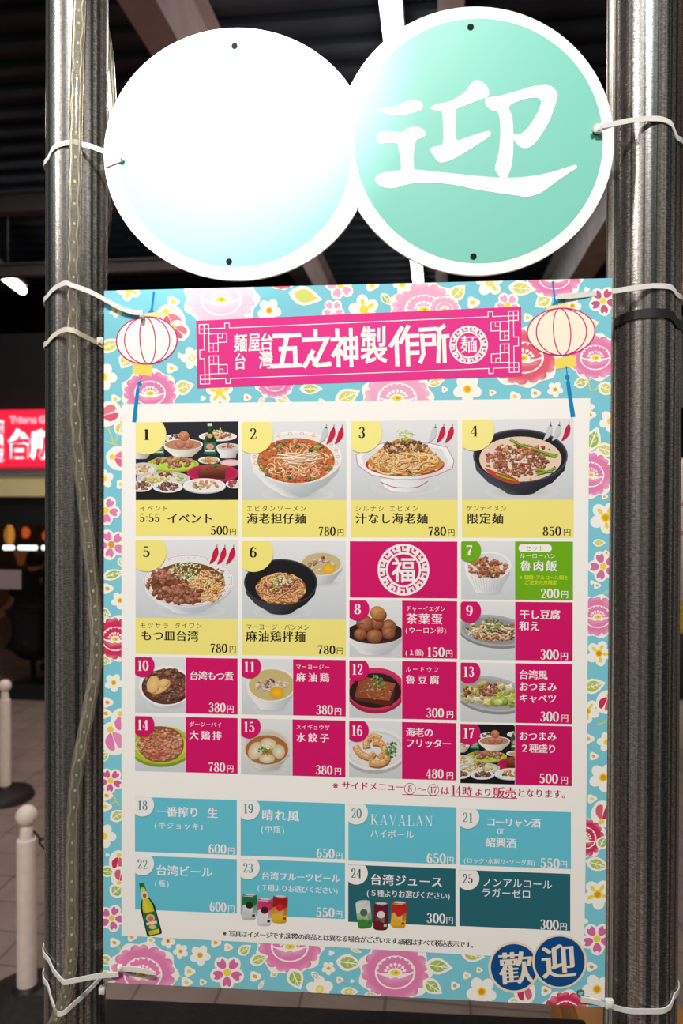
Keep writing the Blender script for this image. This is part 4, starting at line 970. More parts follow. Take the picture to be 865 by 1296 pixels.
def food_15(f):
    P = f.P; f.bowl(338, 946, 30, 23, 26, 16, C(222, 216, 204), C(206, 200, 188), C(230, 226, 216), C(176, 172, 164), wall=.93)
    for k in range(4): P.stroke(spline([(312 + k * 2, 957 + k * 4.4), (338, 966 + k * 3.2), (364 - k * 2, 957 + k * 4.4)], 6), .7, C(196, 190, 178))
    P.ell(338, 949, 27, 18.5, C(172, 104, 50), 0, 36, mid=C(186, 124, 66))
    for x, y, rx, ry, a in ((324, 950, 9, 12, 30), (340, 941, 10, 7, 10), (353, 951, 8, 9, -20), (338, 960, 10, 6, 0)):
        P.ell(x + .6, y + 1, rx, ry, C(150, 110, 74), a, 22); P.ell(x, y, rx, ry, C(206, 186, 150), a, 22, mid=C(240, 230, 208))
    f.parsley(335, 950, 8, 6, 26); f.scallion(340, 945, 8, 4, 20)
def food_12(f):
    P = f.P; f.plate(476, 872, 37, 27, C(214, 52, 100), C(54, 26, 26)); P.ell(475, 876, 33, 20, C(46, 22, 24), 0, 36)
    P.poly([(456, 855), (501, 865), (496, 892), (449, 882)], [C(150, 78, 44), C(160, 84, 46), C(170, 90, 50), C(140, 66, 38)]); P.poly([(449, 882), (496, 887), (495, 894), (450, 886)], C(90, 40, 28)); P.poly([(501, 865), (497, 893), (492, 894), (494, 884)], C(84, 36, 26))
    f.chunks(476, 874, 20, 11, 60, .9, 1.7, [C(180, 104, 58), C(130, 60, 36), C(200, 130, 80)]); f.chunks(476, 870, 15, 6, 36, 1, 2, [C(214, 176, 134), C(190, 140, 100), C(150, 96, 62)]); f.parsley(478, 862, 10, 8, 46)
def food_16(f):
    P = f.P; f.plate(475, 948, 40, 27, C(236, 236, 236), C(228, 228, 228)); pal = [C(226, 164, 96), C(240, 190, 124), C(206, 134, 70), C(246, 206, 150)]
    for pts in ([(450, 944), (456, 953), (468, 958), (474, 952)], [(464, 946), (464, 937), (472, 932), (482, 934)], [(472, 938), (482, 940), (487, 950), (480, 959)], [(468, 964), (480, 966), (490, 960), (488, 948)]):
        s = spline(pts, 7); P.stroke([(x + .8, y + 1.6) for x, y in s], 9.5, C(150, 96, 54), 7); P.stroke(s, 9, C(222, 160, 92), 6.5); P.stroke([(x - .6, y - 1.4) for x, y in s], 4, C(246, 208, 150), 2.5)
        for x, y in s[::2]: f.chunks(x, y, 3, 3, 3, .8, 1.6, pal)
    f.parsley(496, 948, 8, 10, 50)
def food_13(f):
    P = f.P; f.plate(622, 878, 48, 22, C(186, 188, 192), C(168, 170, 172), 9); CAB = [C(232, 222, 140), C(214, 212, 110), C(240, 234, 176), C(186, 200, 80), C(246, 240, 200)]
    f.chunks(620, 878, 37, 13, 70, 3, 8, CAB); f.chunks(640, 884, 17, 8, 26, 3, 8, [C(190, 206, 84), C(160, 186, 60), C(214, 222, 120)]); f.chunks(593, 875, 8, 6, 24, 1.2, 2.4, REDM); f.chunks(619, 873, 13, 9, 60, 1.4, 2.8, REDM + MEATP)

# ---- one cell at a time: quad of the coloured card, photo, badge, words, price
def cellquad(x0, y0, x1, y1): return [(x0, y0), (x1, y0 + (x1 - x0) * slope(y0)), (x1, y1 + (x1 - x0) * slope(y1)), (x0, y1)]
def badge_poly(q, cx, cy, r):
    x0, y0 = q[0]; return [(max(cx + r * math.cos(2 * math.pi * k / 48), x0), max(cy + r * math.sin(2 * math.pi * k / 48), y0 + (max(cx + r * math.cos(2 * math.pi * k / 48), x0) - x0) * slope(y0))) for k in range(48)]
def chili(P, x, y, col):                        # x, y the tip; 11 px long
    P.poly(spline([(x, y), (x + 2.4, y - 7), (x + 4.8, y - 15.5), (x + 8, y - 20), (x + 11, y - 17.5), (x + 10.6, y - 11), (x + 6.6, y - 4.2)], 4, True), col)
    P.poly([(x + 7.4, y - 19.6), (x + 9.2, y - 21.6), (x + 11, y - 18.4), (x + 9, y - 18.6)], mulc(col, .72) if col[0] < .5 and col[1] > .3 else C(120, 40, 60)); P.stroke([(x + 9.3, y - 20.5), (x + 9.6, y - 24.5)], .9, mixc(col, C(110, 100, 90), .5))
CHR, CHG = C(206, 20, 64), C(206, 208, 210)
ROOT = board
def make_cell(no, quad, paper, photo, badge, words, price, yen, ink, fig, chilis=(), extra=None, label=None, seed=0, pdig=None, bsz=17.0):
    P = Print(0.00027); P.poly(quad, paper); c = P.build('menu_cell', ROOT)
    if label: c['label'] = label
    if photo:
        f = Food(photo[0], seed, *(photo[2:] if len(photo) > 2 else ())); photo[1](f); f.P.build_sub('food_photo', c, ROOT)
    if badge:
        bx_, by_, br, bc, nc = badge
        B = Print(0.00075); B.poly(badge_poly(quad if not photo else [(photo[0][0], photo[0][1])], bx_, by_, br), bc)
        w = 7.6 * bsz / 17 * len(no) if len(no) > 1 else 9.6 * bsz / 17
        B.serif_fit(no, bx_ - w / 2 * 1.05, bx_ + w / 2 * 1.05, by_ + bsz * .42, bsz * .84, nc); B.build_sub('number_badge', c, ROOT)
    for x, y, col in chilis:
        K = Print(0.00075); chili(K, x, y, col); K.build_sub('chili_icon', c, ROOT)
    T = Print(0.00029)
    for w in words: T.text(*w)
    if extra: extra(T)
    T.build_sub('dish_lettering', c, ROOT)
    V = Print(0.00029); x0, x1, yb, h = price
    V.serif_fit(pdig, x0, x1, yb, h, fig); V.glyphbox('円', *yen, fig, 'med', slope(yb)); V.build_sub('price', c, ROOT)
K_ = BLACK; W_ = C(252, 246, 246)
def yel(no, q, ph, bd, words, price, yen, dg, fn, ch, seed): make_cell(no, cellquad(*q), YEL, (ph, fn, *(DARKT if no == '1' else ())), (*bd, 25.3, YELB if no in '1234' else YEL, K_), words, price, yen, K_, K_, ch, None, None, seed, dg)
yel('1', (172, 534.5, 302, 679), (172, 534.5, 302, 633), (185.5, 550), [('イベント', 177, 643.4, 8, 9.3, K_, 'reg'), ('イベント', 211, 656, 14.5, 14.8, K_, 'min')], (266.6, 289.3, 677, 11.3), (291, 669, 298.8, 677), '500', food_1, (), 1)
yel('2', (306.5, 534, 438.8, 680), (306.5, 534, 438.8, 633), (321, 549), [('エビタンツーメン', 312, 643.6, 8, 9.7, K_, 'reg'), ('海老担仔麺', 312, 656, 14.6, 15.3, K_, 'min')], (403, 425.4, 678, 11.6), (427.5, 670, 435.2, 678), '780', food_2, ((404, 561, CHG), (413.5, 562, CHR), (424, 562, CHR)), 2)
yel('3', (444, 533, 579.6, 680.3), (444, 533, 579.6, 633), (458.5, 547.5), [('シルナシ エビメン', 449.7, 643.6, 8, 9.6, K_, 'reg'), ('汁なし海老麺', 449.7, 656, 14.6, 15.5, K_, 'min')], (542, 565.4, 678, 11.6), (567.5, 670, 575.6, 678), '780', food_3, ((542, 560.5, CHG), (552.5, 560.5, CHR), (563.5, 560.5, CHR)), 3)
yel('4', (585, 531, 726.6, 680.5), (585, 531, 726.6, 632.5), (600.5, 545.5), [('ゲンテイメン', 590.4, 643.3, 8, 8.6, K_, 'reg'), ('限定麺', 590.8, 656, 14.8, 15.9, K_, 'min')], (687, 711, 678, 11.8), (714, 669.5, 722.4, 678.3), '850', food_4, ((688, 558, CHG), (699, 558, CHG), (711, 558, CHR)), 4)
yel('5', (171.8, 683.6, 301.4, 827.6), (171.8, 683.6, 301.4, 781.6), (185.8, 698), [('モツサラ', 177, 791.3, 8, 9.6, K_, 'reg'), ('タイワン', 221, 791.4, 8, 9.0, K_, 'reg'), ('もつ皿台湾', 178, 804, 14.6, 14.7, K_, 'min')], (266, 288.3, 826, 11.7), (290.8, 817.5, 298.6, 826), '780', food_5, ((265.5, 713.5, CHR), (275.5, 714, CHR), (286.5, 714, CHR)), 5)
yel('6', (306.4, 684.5, 438.3, 829), (306.4, 684.5, 438.3, 782.4), (321, 698.5), [('マーヨージーバンメン', 311.2, 793, 8, 8.1, K_, 'reg'), ('麻油鶏拌麺', 311, 805, 14.6, 15.3, K_, 'min')], (402, 425, 828, 11.8), (426.6, 819.5, 434.4, 828), '780', food_6, (), 6)
# the lucky-character card between the dishes
lk = Print(0.00027); q = cellquad(443, 685, 579.2, 756.3); lk.poly(q, MAG); ck = lk.build('luck_card', ROOT); ck['label'] = 'magenta card with a white character in a key-pattern ring'
lk2 = Print(0.00029); greek_ring(lk2, 511, 721, 21.0, 31.4, 14, 2.7, W_); lk2.glyphbox('福', 496, 706, 525.5, 737, W_, 'goth'); lk2.build_sub('ring_emblem', ck, ROOT)
def side(no, q, px1, bd, words, price, yen, dg, fn, seed, paper=MAG, extra=None, bgs=()):
    x0, y0, x1, y1 = q; yy = y0 + (px1 - x0) * slope(y0); card = [(px1 + .4, yy), (x1, y0 + (x1 - x0) * slope(y0)), (x1, y1 + (x1 - x0) * slope(y1)), (px1 + .4, y1 + (px1 - x0) * slope(y1))]
    make_cell(no, card, paper, ((x0, y0, px1, y1), fn, *bgs), (*bd, 14.8, paper, W_), words, price, yen, W_, W_, (), extra, None, seed, dg, 16.0)
def pill(T):
    T.poly([(661.5 + 4.9 * math.cos(t), 693.6 + 4.9 * math.sin(t)) for t in [math.pi / 2 + math.pi * k / 12 for k in range(13)]] + [(694 + 4.9 * math.cos(t), 693.8 + 4.9 * math.sin(t)) for t in [-math.pi / 2 + math.pi * k / 12 for k in range(13)]], W_)
    T.text('セット', 665, 693.6, 8, 8.2, GRN, 'reg'); YT = C(246, 236, 40)
    T.text('※麺類・アルコール類を', 657.6, 730.6, 6.2, 5.9, YT, 'reg'); T.text('ご注文の方限定', 664, 737, 6.2, 5.9, YT, 'reg')
side('7', (584, 685, 725.6, 758.5), 651.8, (594.5, 696.5), [('ルーローハン', 658, 703.3, 7.2, 7.7, W_, 'reg'), ('魯肉飯', 658, 716, 14.5, 16.3, W_, 'min')], (684.3, 708.7, 757, 12.2), (711, 748, 719.3, 757), '200', food_7, 7, GRN, pill)
side('8', (442.6, 759.6, 579, 831.7), 508.8, (453, 770.5), [('チャーイエダン', 514, 770, 7, 7.2, W_, 'reg'), ('茶葉蛋', 514, 782.8, 14.5, 15.8, W_, 'min'), ('(ウーロン卵)', 513, 797.3, 8.6, 8.9, W_, 'reg'), ('(１個)', 513, 825.5, 8.4, 8.2, W_, 'med')], (540, 563.4, 831, 12.2), (565, 823, 573, 831.5), '150', food_8, 8)
side('9', (583.2, 761, 725.2, 834.5), 652, (594.5, 773), [('干し豆腐', 657.4, 777.4, 13, 13, W_, 'min'), ('和え', 657, 792, 13, 13.4, W_, 'min')], (684, 708, 834.5, 12.6), (710, 826, 719, 835), '300', food_9, 9)
side('10', (171.2, 831.4, 301, 901.6), 235, (181.2, 842), [('台湾もつ煮', 239.6, 854.7, 11.8, 11.1, W_, 'min')], (264, 286, 901, 12.0), (288, 893, 295.8, 901.5), '380', food_10, 10)
side('14', (171.2, 906, 301, 975.7), 235, (181, 917), [('ダージーパイ', 239.6, 916.5, 7, 6.9, W_, 'reg'), ('大鶏排', 239.4, 930, 12, 14.6, W_, 'min')], (263.7, 285.5, 976.5, 12.0), (288, 968.5, 295.5, 977), '780', food_14, 14)
side('11', (306, 833.3, 438, 904), 370.7, (315.8, 843.6), [('マーヨージー', 374.6, 843.7, 7, 7.2, W_, 'reg'), ('麻油鶏', 374.8, 856.8, 12, 15, W_, 'min')], (400, 422, 904, 12.0), (424, 896, 432.2, 904.8), '380', food_11, 11)
side('15', (305.3, 909, 437.6, 980), 370, (315.5, 919.5), [('スイギョウザ', 374.8, 919.8, 7, 7.2, W_, 'reg'), ('水餃子', 374.8, 933, 12, 15, W_, 'min')], (399.5, 421.4, 980, 12.0), (424, 971.8, 432, 980.6), '380', food_15, 15)
side('12', (442.4, 835.5, 578.6, 908.4), 508.7, (452.6, 846.8), [('ルードウフ', 513.6, 846.8, 7, 8.8, W_, 'reg'), ('魯豆腐', 513.6, 859.8, 12, 15.2, W_, 'min')], (539.4, 562.4, 908, 12.4), (565.7, 900, 574, 908.8), '300', food_12, 12)
side('16', (442.2, 912.2, 578, 984), 508.6, (452.2, 924), [('海老の', 513.4, 926.4, 12.2, 11.6, W_, 'min'), ('フリッター', 513.2, 939.8, 12, 11.6, W_, 'min')], (539, 562, 985, 12.4), (565.6, 977, 574, 986), '480', food_16, 16)
side('13', (583.2, 838.3, 724.6, 913.3), 652, (593.6, 849.8), [('台湾風', 656.8, 853.5, 12.4, 12, W_, 'min'), ('おつまみ', 656.8, 868.5, 12, 12, W_, 'min'), ('キャベツ', 656.8, 883.4, 12, 12, W_, 'min')], (683.6, 708, 913, 12.8), (711, 904.5, 719.4, 913.6), '300', food_13, 13)
side('17', (583, 916, 724.2, 991), 652, (593.6, 927.4), [('おつまみ', 656.6, 931, 12, 12, W_, 'min'), ('２種盛り', 658, 946.5, 12, 11.6, W_, 'min')], (682.7, 707, 991.3, 12.8), (710.6, 983, 719, 992), '500', food_17, 17, MAG, None, (C(24, 22, 24), C(20, 18, 20)))
# drinks
SHW = C(250, 247, 242)
def drink(no, q, bd, words, price, yen, dg, paper=TEAL, extra=None):
    make_cell(no, cellquad(*q), paper, None, (*bd, 14.6, SHW, C(84, 150, 164) if paper is TEAL else C(36, 90, 100)), words, price, yen, W_, W_, (), extra, None, 0, dg, 14.5)
drink('18', (171, 1008.5, 300, 1077.5), (180.8, 1018.6), [('一番搾り', 196.4, 1026.5, 14, 14, W_, 'min'), ('生', 262, 1028.5, 14, 14, W_, 'min'), ('(中ジョッキ)', 195.2, 1044, 9, 10.6, W_, 'med')], (264, 287, 1080, 12.4), (289, 1072.5, 296.8, 1081), '600')
drink('19', (304.8, 1012.7, 437, 1082.6), (314.6, 1023), [('晴れ風', 331, 1031, 15, 16.3, W_, 'min'), ('(中瓶)', 330, 1049, 9.6, 10.6, W_, 'med')], (400.6, 424, 1085.4, 12.4), (425.6, 1078.5, 433.6, 1087), '650')
drink('20', (441.2, 1017.3, 578, 1089), (451.5, 1028.6), [('ハイボール', 468.4, 1054.6, 11, 11.2, W_, 'med')], (540, 565, 1092, 12.8), (566.2, 1084.5, 574.4, 1093.5), '650', TEAL, lambda T: T.serif('KAVALAN', 469, 1043.3, 13.2, W_, .94, .10))
drink('21', (582.4, 1023.4, 723, 1094.5), (592.4, 1034), [('コーリャン酒', 615.2, 1039.7, 12.4, 11.4, W_, 'min'), ('紹興酒', 614.6, 1065.7, 13, 13, W_, 'min'), ('(ロック・水割り・ソーダ割)', 587.2, 1088.6, 7.4, 7.6, W_, 'med')], (684, 709, 1098, 12.6), (710, 1089.6, 718, 1098.4), '550', TEAL, lambda T: T.serif('or', 629.6, 1055.4, 10.4, W_, .9))
drink('22', (171.2, 1082.6, 300, 1150.8), (180.8, 1093), [('台湾ビール', 197, 1101, 14.4, 14.4, W_, 'min'), ('(瓶)', 195.6, 1117.4, 9, 10, W_, 'med')], (265.4, 287, 1153.4, 12.2), (289, 1146, 297, 1154.6), '600')
drink('23', (304.8, 1087, 437, 1157.6), (314.4, 1097.8), [('台湾フルーツビール', 330.6, 1108, 11.2, 11.1, W_, 'min'), ('(７種よりお選びください)', 325.6, 1123, 9.2, 8.6, W_, 'med')], (400, 424, 1160, 12.2), (425, 1152.4, 433.4, 1161), '550')
drink('24', (441, 1094.2, 577, 1166.5), (451.2, 1104.6), [('台湾ジュース', 468.4, 1112.7, 15, 15.4, W_, 'min'), ('(５種よりお選びください)', 464, 1129.6, 9.4, 8.9, W_, 'med')], (540, 564.4, 1167.8, 12.6), (565.4, 1160, 573.6, 1169), '300', DTEAL)
drink('25', (581.8, 1100.6, 722.2, 1171.8), (592.4, 1111.4), [('ノンアルコール', 610.6, 1116, 12.6, 12.7, W_, 'med'), ('ラガーゼロ', 609.4, 1129, 12.4, 12.7, W_, 'med')], (683.7, 708, 1176, 12.8), (709.4, 1168, 717.7, 1177), '300', DTEAL)
# five-five-five in the first card
t5 = Print(0.00029); t5.serif('5:55', 176.6, 661, 11.5, BLACK, 1.16, bold=1.2); t5.build('dish_lettering', ROOT)
# side-menu note and fine print
CR2 = C(196, 24, 84)
nt_ = Print(0.00028)
nt_.text('※サイドメニュー', 421, 993.6, 11.4, 11.4, CR2, 'min')
for (cx, cy, s, w) in ((519.3, 998.2, '8', 5.4), (548.8, 999.6, '17', 9.0)):
    nt_.ring(cx, cy, 7, 7, .8, CR2, n=32); nt_.serif_fit(s, cx - w / 2, cx + w / 2, cy + 4.3, 8.8, CR2)
nt_.text('～', 527.6, 998.6, 12.5, 13, CR2, 'med'); nt_.text('は', 557.6, 1000.4, 11.5, 12, CR2, 'min'); nt_.serif_fit('14', 571, 584.4, 1006.6, 13, CR2)
nt_.text('時', 585, 1001, 13, 13, CR2, 'min'); nt_.text('より', 600.6, 1002, 11.4, 11, CR2, 'min'); nt_.text('販売', 624, 1002.6, 15, 14.6, CR2, 'min'); nt_.text('となります。', 654, 1003.2, 11.6, 11.4, CR2, 'min')
nt_.lines([(509.6, 1005.4), (654.6, 1010.6)], .9, CR2); nt_.build('side_menu_note', ROOT)
fp = Print(0.00028); fp.text('※写真はイメージです。', 281.6, 1180.8, 8.4, 7.8, BLACK, 'min'); fp.text('実際の商品とは異なる場合がございます。', 361.6, 1184.4, 8.6, 7.85, BLACK, 'min'); fp.text('価格はすべて税込表示です。', 504.6, 1191.4, 8.6, 7.6, BLACK, 'min'); fp.build('fine_print', ROOT)
# bottle and cans printed over the drinks
BT = Print(0.00034)
def TB(u, v):                                   # bottle frame: u across, v down, tilted
    return (179.2 + 17.0 * v + u * .98, 1117.5 + 66 * v - u * .22)
gl, gd, gy = C(190, 196, 40), C(30, 74, 40), C(226, 216, 60)
out = [(-3, 0), (3, 0), (3.2, .10), (4.4, .28), (8.6, .44), (9, .97), (7.6, 1.0), (-7.6, 1.0), (-9, .97), (-8.6, .46), (-4.4, .30), (-3.2, .10)]
BT.poly([TB(u * 1.08, v) for u, v in out], C(22, 44, 26)); BT.poly([TB(u * .80, .02 + v * .96) for u, v in out], [gd, gd, gy, gl, gl, gy, gl, gl, gd, gl, gy, gy])
BT.poly([TB(-3.2, 0), TB(3.2, 0), TB(3.2, .07), TB(-3.2, .07)], C(28, 110, 60)); BT.poly([TB(-3.8, .17), TB(3.9, .17), TB(4.6, .29), TB(-4.5, .30)], C(226, 218, 196)); BT.ell(*TB(0, .24), 2.4, 2.8, C(180, 90, 60))
BT.poly([TB(-8, .56), TB(8, .56), TB(8.4, .90), TB(-8.4, .90)], C(20, 110, 76)); BT.ell(*TB(0, .67), 5.6, 5.2, C(232, 186, 120)); BT.ell(*TB(0, .68), 3.6, 3.4, C(206, 120, 80)); BT.poly([TB(-6.6, .74), TB(6.6, .74), TB(6.6, .79), TB(-6.6, .79)], C(236, 226, 200)); BT.ell(*TB(0, .84), 4.6, 3.0, C(230, 196, 130))
BT.build('beer_bottle_picture', ROOT)
def can(x, y, w, h, tilt, top, body, low, emb, word=None, wc=None):
    P = Print(0.00034); a = math.radians(tilt); ca, sa = math.cos(a), math.sin(a)
    def T(u, v): u *= w; v *= h; return (x + u * ca - v * sa, y + u * sa + v * ca)
    bot = [T(.43 * math.cos(t), .46 + .045 * math.sin(t)) for t in [math.pi * k / 8 for k in range(9)]]
    sil = [T(-.43, -.47), T(.43, -.47), T(.5, -.38), T(.5, .40)] + bot + [T(-.5, .40), T(-.5, -.38)]
    P.poly(sil, [mulc(top, .75), mulc(top, .8), top, mulc(low, .7)] + [mulc(low, .75)] * 9 + [low, top])
    P.poly([T(-.44, -.40), T(.20, -.40), T(.26, .40), T(-.44, .40)], [body, mixc(body, C(255, 255, 255), .25), mixc(low, C(255, 255, 255), .12), low])
    P.poly([T(-.5, -.38), T(.5, -.38), T(.5, -.12), T(.25, -.0), T(-.1, -.10), T(-.5, -.04)], [mulc(top, .9), mulc(top, .75), mulc(top, .7), top, top, top])
    P.ell(*T(0, -.46), w * .42, h * .045, C(176, 178, 184), tilt); P.ell(*T(0, -.455), w * .34, h * .03, C(214, 216, 220), tilt)
    P.poly([T(-.5, .2), T(-.1, .16), T(.2, .24), T(.5, .2), T(.49, .40), T(-.49, .40)], low); P.poly([T(.22, .28), T(.42, .27), T(.42, .36), T(.22, .37)], mulc(emb, .8))
    P.ell(*T(0, -.06), w * .26, h * .13, emb, tilt)
    if word:
        for k, ch in enumerate(word):
            c = T(-.33 + .66 * (k + .5) / len(word), .10); P.glyph(ch, c[0] - w * .13, c[1] + w * .12, w * .28, w * .28, wc, .01)
    P.build('drink_can_picture', ROOT)
can(315.8, 1147.5, 18.5, 34, 3, C(34, 120, 70), C(226, 228, 226), C(206, 208, 210), C(30, 40, 34)); can(335, 1154, 18.5, 36, 3, C(214, 60, 110), C(232, 230, 230), C(226, 224, 226), C(60, 30, 40)); can(354.4, 1150.5, 19.5, 36, 3, C(176, 24, 36), C(186, 40, 44), C(226, 186, 50), C(206, 40, 44))
can(461, 1157, 18.5, 36, -6, C(226, 232, 224), C(228, 232, 226), C(60, 140, 50), C(80, 110, 70)); can(482.4, 1159.5, 18.5, 35.5, 2, C(112, 24, 34), C(128, 28, 40), C(110, 24, 34), C(230, 220, 214)); can(505, 1157.5, 19, 34, 4, C(206, 36, 34), C(236, 188, 40), C(230, 176, 36), C(196, 40, 36))
# round welcome badges in the corner
def badge(cx, cy, r0, r1, ch, bx, label):
    P = Print(0.00034 if ch == '歡' else 0.00038); P.ell(cx, cy, r0, r0, C(244, 228, 200), 0, 64); P.ell(cx, cy, r1, r1, C(0, 76, 142), 0, 64); P.glyphbox(ch, *bx, C(244, 230, 206), 'minb', 0.0, math.radians(-4)); o_ = P.build('welcome_badge', ROOT); o_['label'] = label
badge(651, 1224, 32.6, 29.4, '歡', (631.5, 1204.5, 675, 1245), 'left blue round badge with a cream character, tucked under the other'); badge(708.6, 1216.8, 34.6, 31.8, '迎', (685.5, 1195, 729, 1237), 'right blue round badge with a cream character')
# punched hole with a metal eyelet
ey = new(); p = on_y(735, 1256.5, -0.0004)
tube(ey, [p + Vector((.0036 * math.cos(t), 0, .0036 * math.sin(t))) for t in [2 * math.pi * k / 20 for k in range(20)]], .0011, 8, False, True)
EYELET = mat('nickel_eyelet', (0.5, 0.5, 0.5), 0.3, 1.0)
bmesh.ops.translate(ey, verts=ey.verts, vec=-board.location); o = from_bm('eyelet', ey, EYELET); o.parent = board
# ------------------------------------------------------------------ the double round sign
sign = empty('round_welcome_sign', on_y(446, 350, 0.0), 'double round sign of two joined discs, the right one turquoise with a brush character', 'sign')
def disc_px(cx, cy, rx, ry, n=96): return [(cx + rx * math.cos(2 * math.pi * k / n), cy + ry * math.sin(2 * math.pi * k / n)) for k in range(n)]
SIGNW = mat('white_acrylic_sheet', C(252, 251, 248, .9), rough=0.35, spec=0.4, noise=(200, 0.015))
LC, RC = (300.6, 195, 169, 159.8), (603.1, 178.4, 174.5, 170)
# one sheet: outline of the union of both ellipses
def inside(p, c): return ((p[0] - c[0]) / c[2]) ** 2 + ((p[1] - c[1]) / c[3]) ** 2 < 1
n1 = (443.6, 109.0); n2 = (443.6, 255.6)
def ang(c, p): return math.atan2((p[1] - c[1]) / c[3], (p[0] - c[0]) / c[2])
def arcp(c, a0, a1, n):
    return [(c[0] + c[2] * math.cos(a0 + (a1 - a0) * k / n), c[1] + c[3] * math.sin(a0 + (a1 - a0) * k / n)) for k in range(n + 1)]
aL1, aL2 = ang(LC, n1), ang(LC, n2)             # left disc runs from the lower notch round by the left to the upper notch
left_arc = arcp(LC, aL2, aL1 + 2 * math.pi, 90)
aR1, aR2 = ang(RC, n1), ang(RC, n2)
right_arc = arcp(RC, aR1 if aR1 < 0 else aR1 - 2 * math.pi, aR2 if aR2 > 0 else aR2 + 2 * math.pi, 90)
right_arc = arcp(RC, -abs(aR1), abs(aR2), 90)
outl = left_arc + right_arc[1:-1]
bm = new(); fr = [on_y(x, y, 0.0) - sign.location for x, y in outl]
keep = []
for p in fr:
    if not keep or (p - keep[-1]).length > 1e-4: keep.append(p)
if (keep[0] - keep[-1]).length < 1e-4: keep.pop()
vf = [bm.verts.new(p) for p in keep]; vb = [bm.verts.new(p + Vector((0, .004, 0))) for p in keep]
cc = [on_y(c[0], c[1], 0.0) - sign.location for c in (LC, RC)]; nn_ = len(keep); iL = 90       # vertex 90 is the upper notch, vertex 0 the lower one
for ring_, dy in ((vf, 0.0), (vb, .004)):
    a_, b_ = (bm.verts.new(c + Vector((0, dy, 0))) for c in cc)
    for i in range(iL): bm.faces.new((a_, ring_[i], ring_[i + 1]))
    for i in range(iL, nn_): bm.faces.new((b_, ring_[i], ring_[(i + 1) % nn_]))
    bm.faces.new((a_, ring_[iL], b_)); bm.faces.new((a_, b_, ring_[0]))
for i in range(len(vf)): bm.faces.new((vf[i], vf[(i + 1) % len(vf)], vb[(i + 1) % len(vf)], vb[i]))
o = from_bm('backing_sheet', bm, SIGNW, smooth=False); o.parent = sign
SIGN_INK = ink_material('sign_ink', 0.4, 0.35)
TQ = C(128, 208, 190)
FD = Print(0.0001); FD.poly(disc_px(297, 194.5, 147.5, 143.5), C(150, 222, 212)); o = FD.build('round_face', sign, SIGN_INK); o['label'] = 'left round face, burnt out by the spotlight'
FD = Print(0.0001); FD.poly(disc_px(606, 178.3, 157.5, 155), TQ); o = FD.build('round_face', sign, SIGN_INK); o['label'] = 'right turquoise round face'
CH = Print(0.0003)
def st(pts): return spline([(465 + x / 3.089, 90 + y / 3.089) for x, y in pts], 5, True)
S = [
 [(45, 152), (70, 143), (110, 138), (150, 120), (175, 112), (205, 117), (219, 135), (210, 152), (185, 162), (150, 170), (110, 172), (75, 165)],
 [(36, 262), (50, 240), (85, 235), (130, 238), (160, 222), (190, 217), (218, 228), (228, 248), (215, 262), (195, 268), (186, 290), (182, 330), (183, 380), (185, 398), (134, 398), (133, 380), (130, 340), (122, 300), (118, 284), (90, 280), (50, 283), (38, 275)],
 [(30, 425), (45, 405), (85, 392), (140, 388), (183, 385), (260, 393), (350, 402), (450, 412), (540, 417), (600, 415), (660, 408), (720, 395), (770, 380), (812, 367), (820, 373), (815, 382), (780, 405), (730, 440), (690, 470), (655, 485), (620, 492), (570, 485), (500, 475), (420, 462), (340, 445), (260, 437), (200, 437), (150, 445), (110, 457), (80, 458), (50, 448)],
 [(246, 145), (270, 130), (310, 122), (350, 105), (385, 80), (405, 50), (420, 38), (440, 38), (465, 55), (476, 80), (472, 100), (440, 112), (400, 128), (355, 147), (346, 154), (348, 200), (350, 268), (395, 258), (440, 243), (475, 234), (484, 243), (475, 258), (430, 288), (380, 320), (340, 343), (300, 357), (280, 355), (265, 340), (248, 310), (255, 298), (280, 292), (295, 283), (298, 230), (295, 180), (288, 156), (262, 153)],
 [(460, 112), (475, 103), (520, 97), (580, 80), (640, 62), (690, 52), (720, 60), (743, 85), (742, 110), (730, 150), (710, 200), (680, 250), (655, 283), (630, 300), (605, 300), (585, 285), (573, 264), (577, 248), (600, 245), (625, 225), (650, 190), (672, 150), (680, 120), (668, 106), (640, 105), (600, 115), (556, 138), (567, 180), (572, 250), (570, 330), (562, 380), (545, 418), (525, 420), (505, 395), (500, 375), (512, 330), (520, 270), (520, 200), (510, 160), (490, 155), (470, 140)]]
for s in S: CH.poly(st(s), C(252, 251, 248, .9))
o = CH.build('brush_character', sign, SIGN_INK)
HOLE = mat('dark_hole', (0.002, 0.002, 0.003), 0.9)
for (x, y) in ((297, 58), (290, 331), (596, 34), (599.6, 324.5), (754.5, 167), (155, 199.5)):
    bm = new(); c = on_y(x, y, -0.0005) - sign.location
    vs_ = [bm.verts.new(c + Vector((.0037 * math.cos(t), 0, .0037 * math.sin(t)))) for t in [2 * math.pi * k / 24 for k in range(24)]]; bm.faces.new(vs_)
    o = from_bm('screw_hole', bm, HOLE); o.parent = sign
FONT.close()
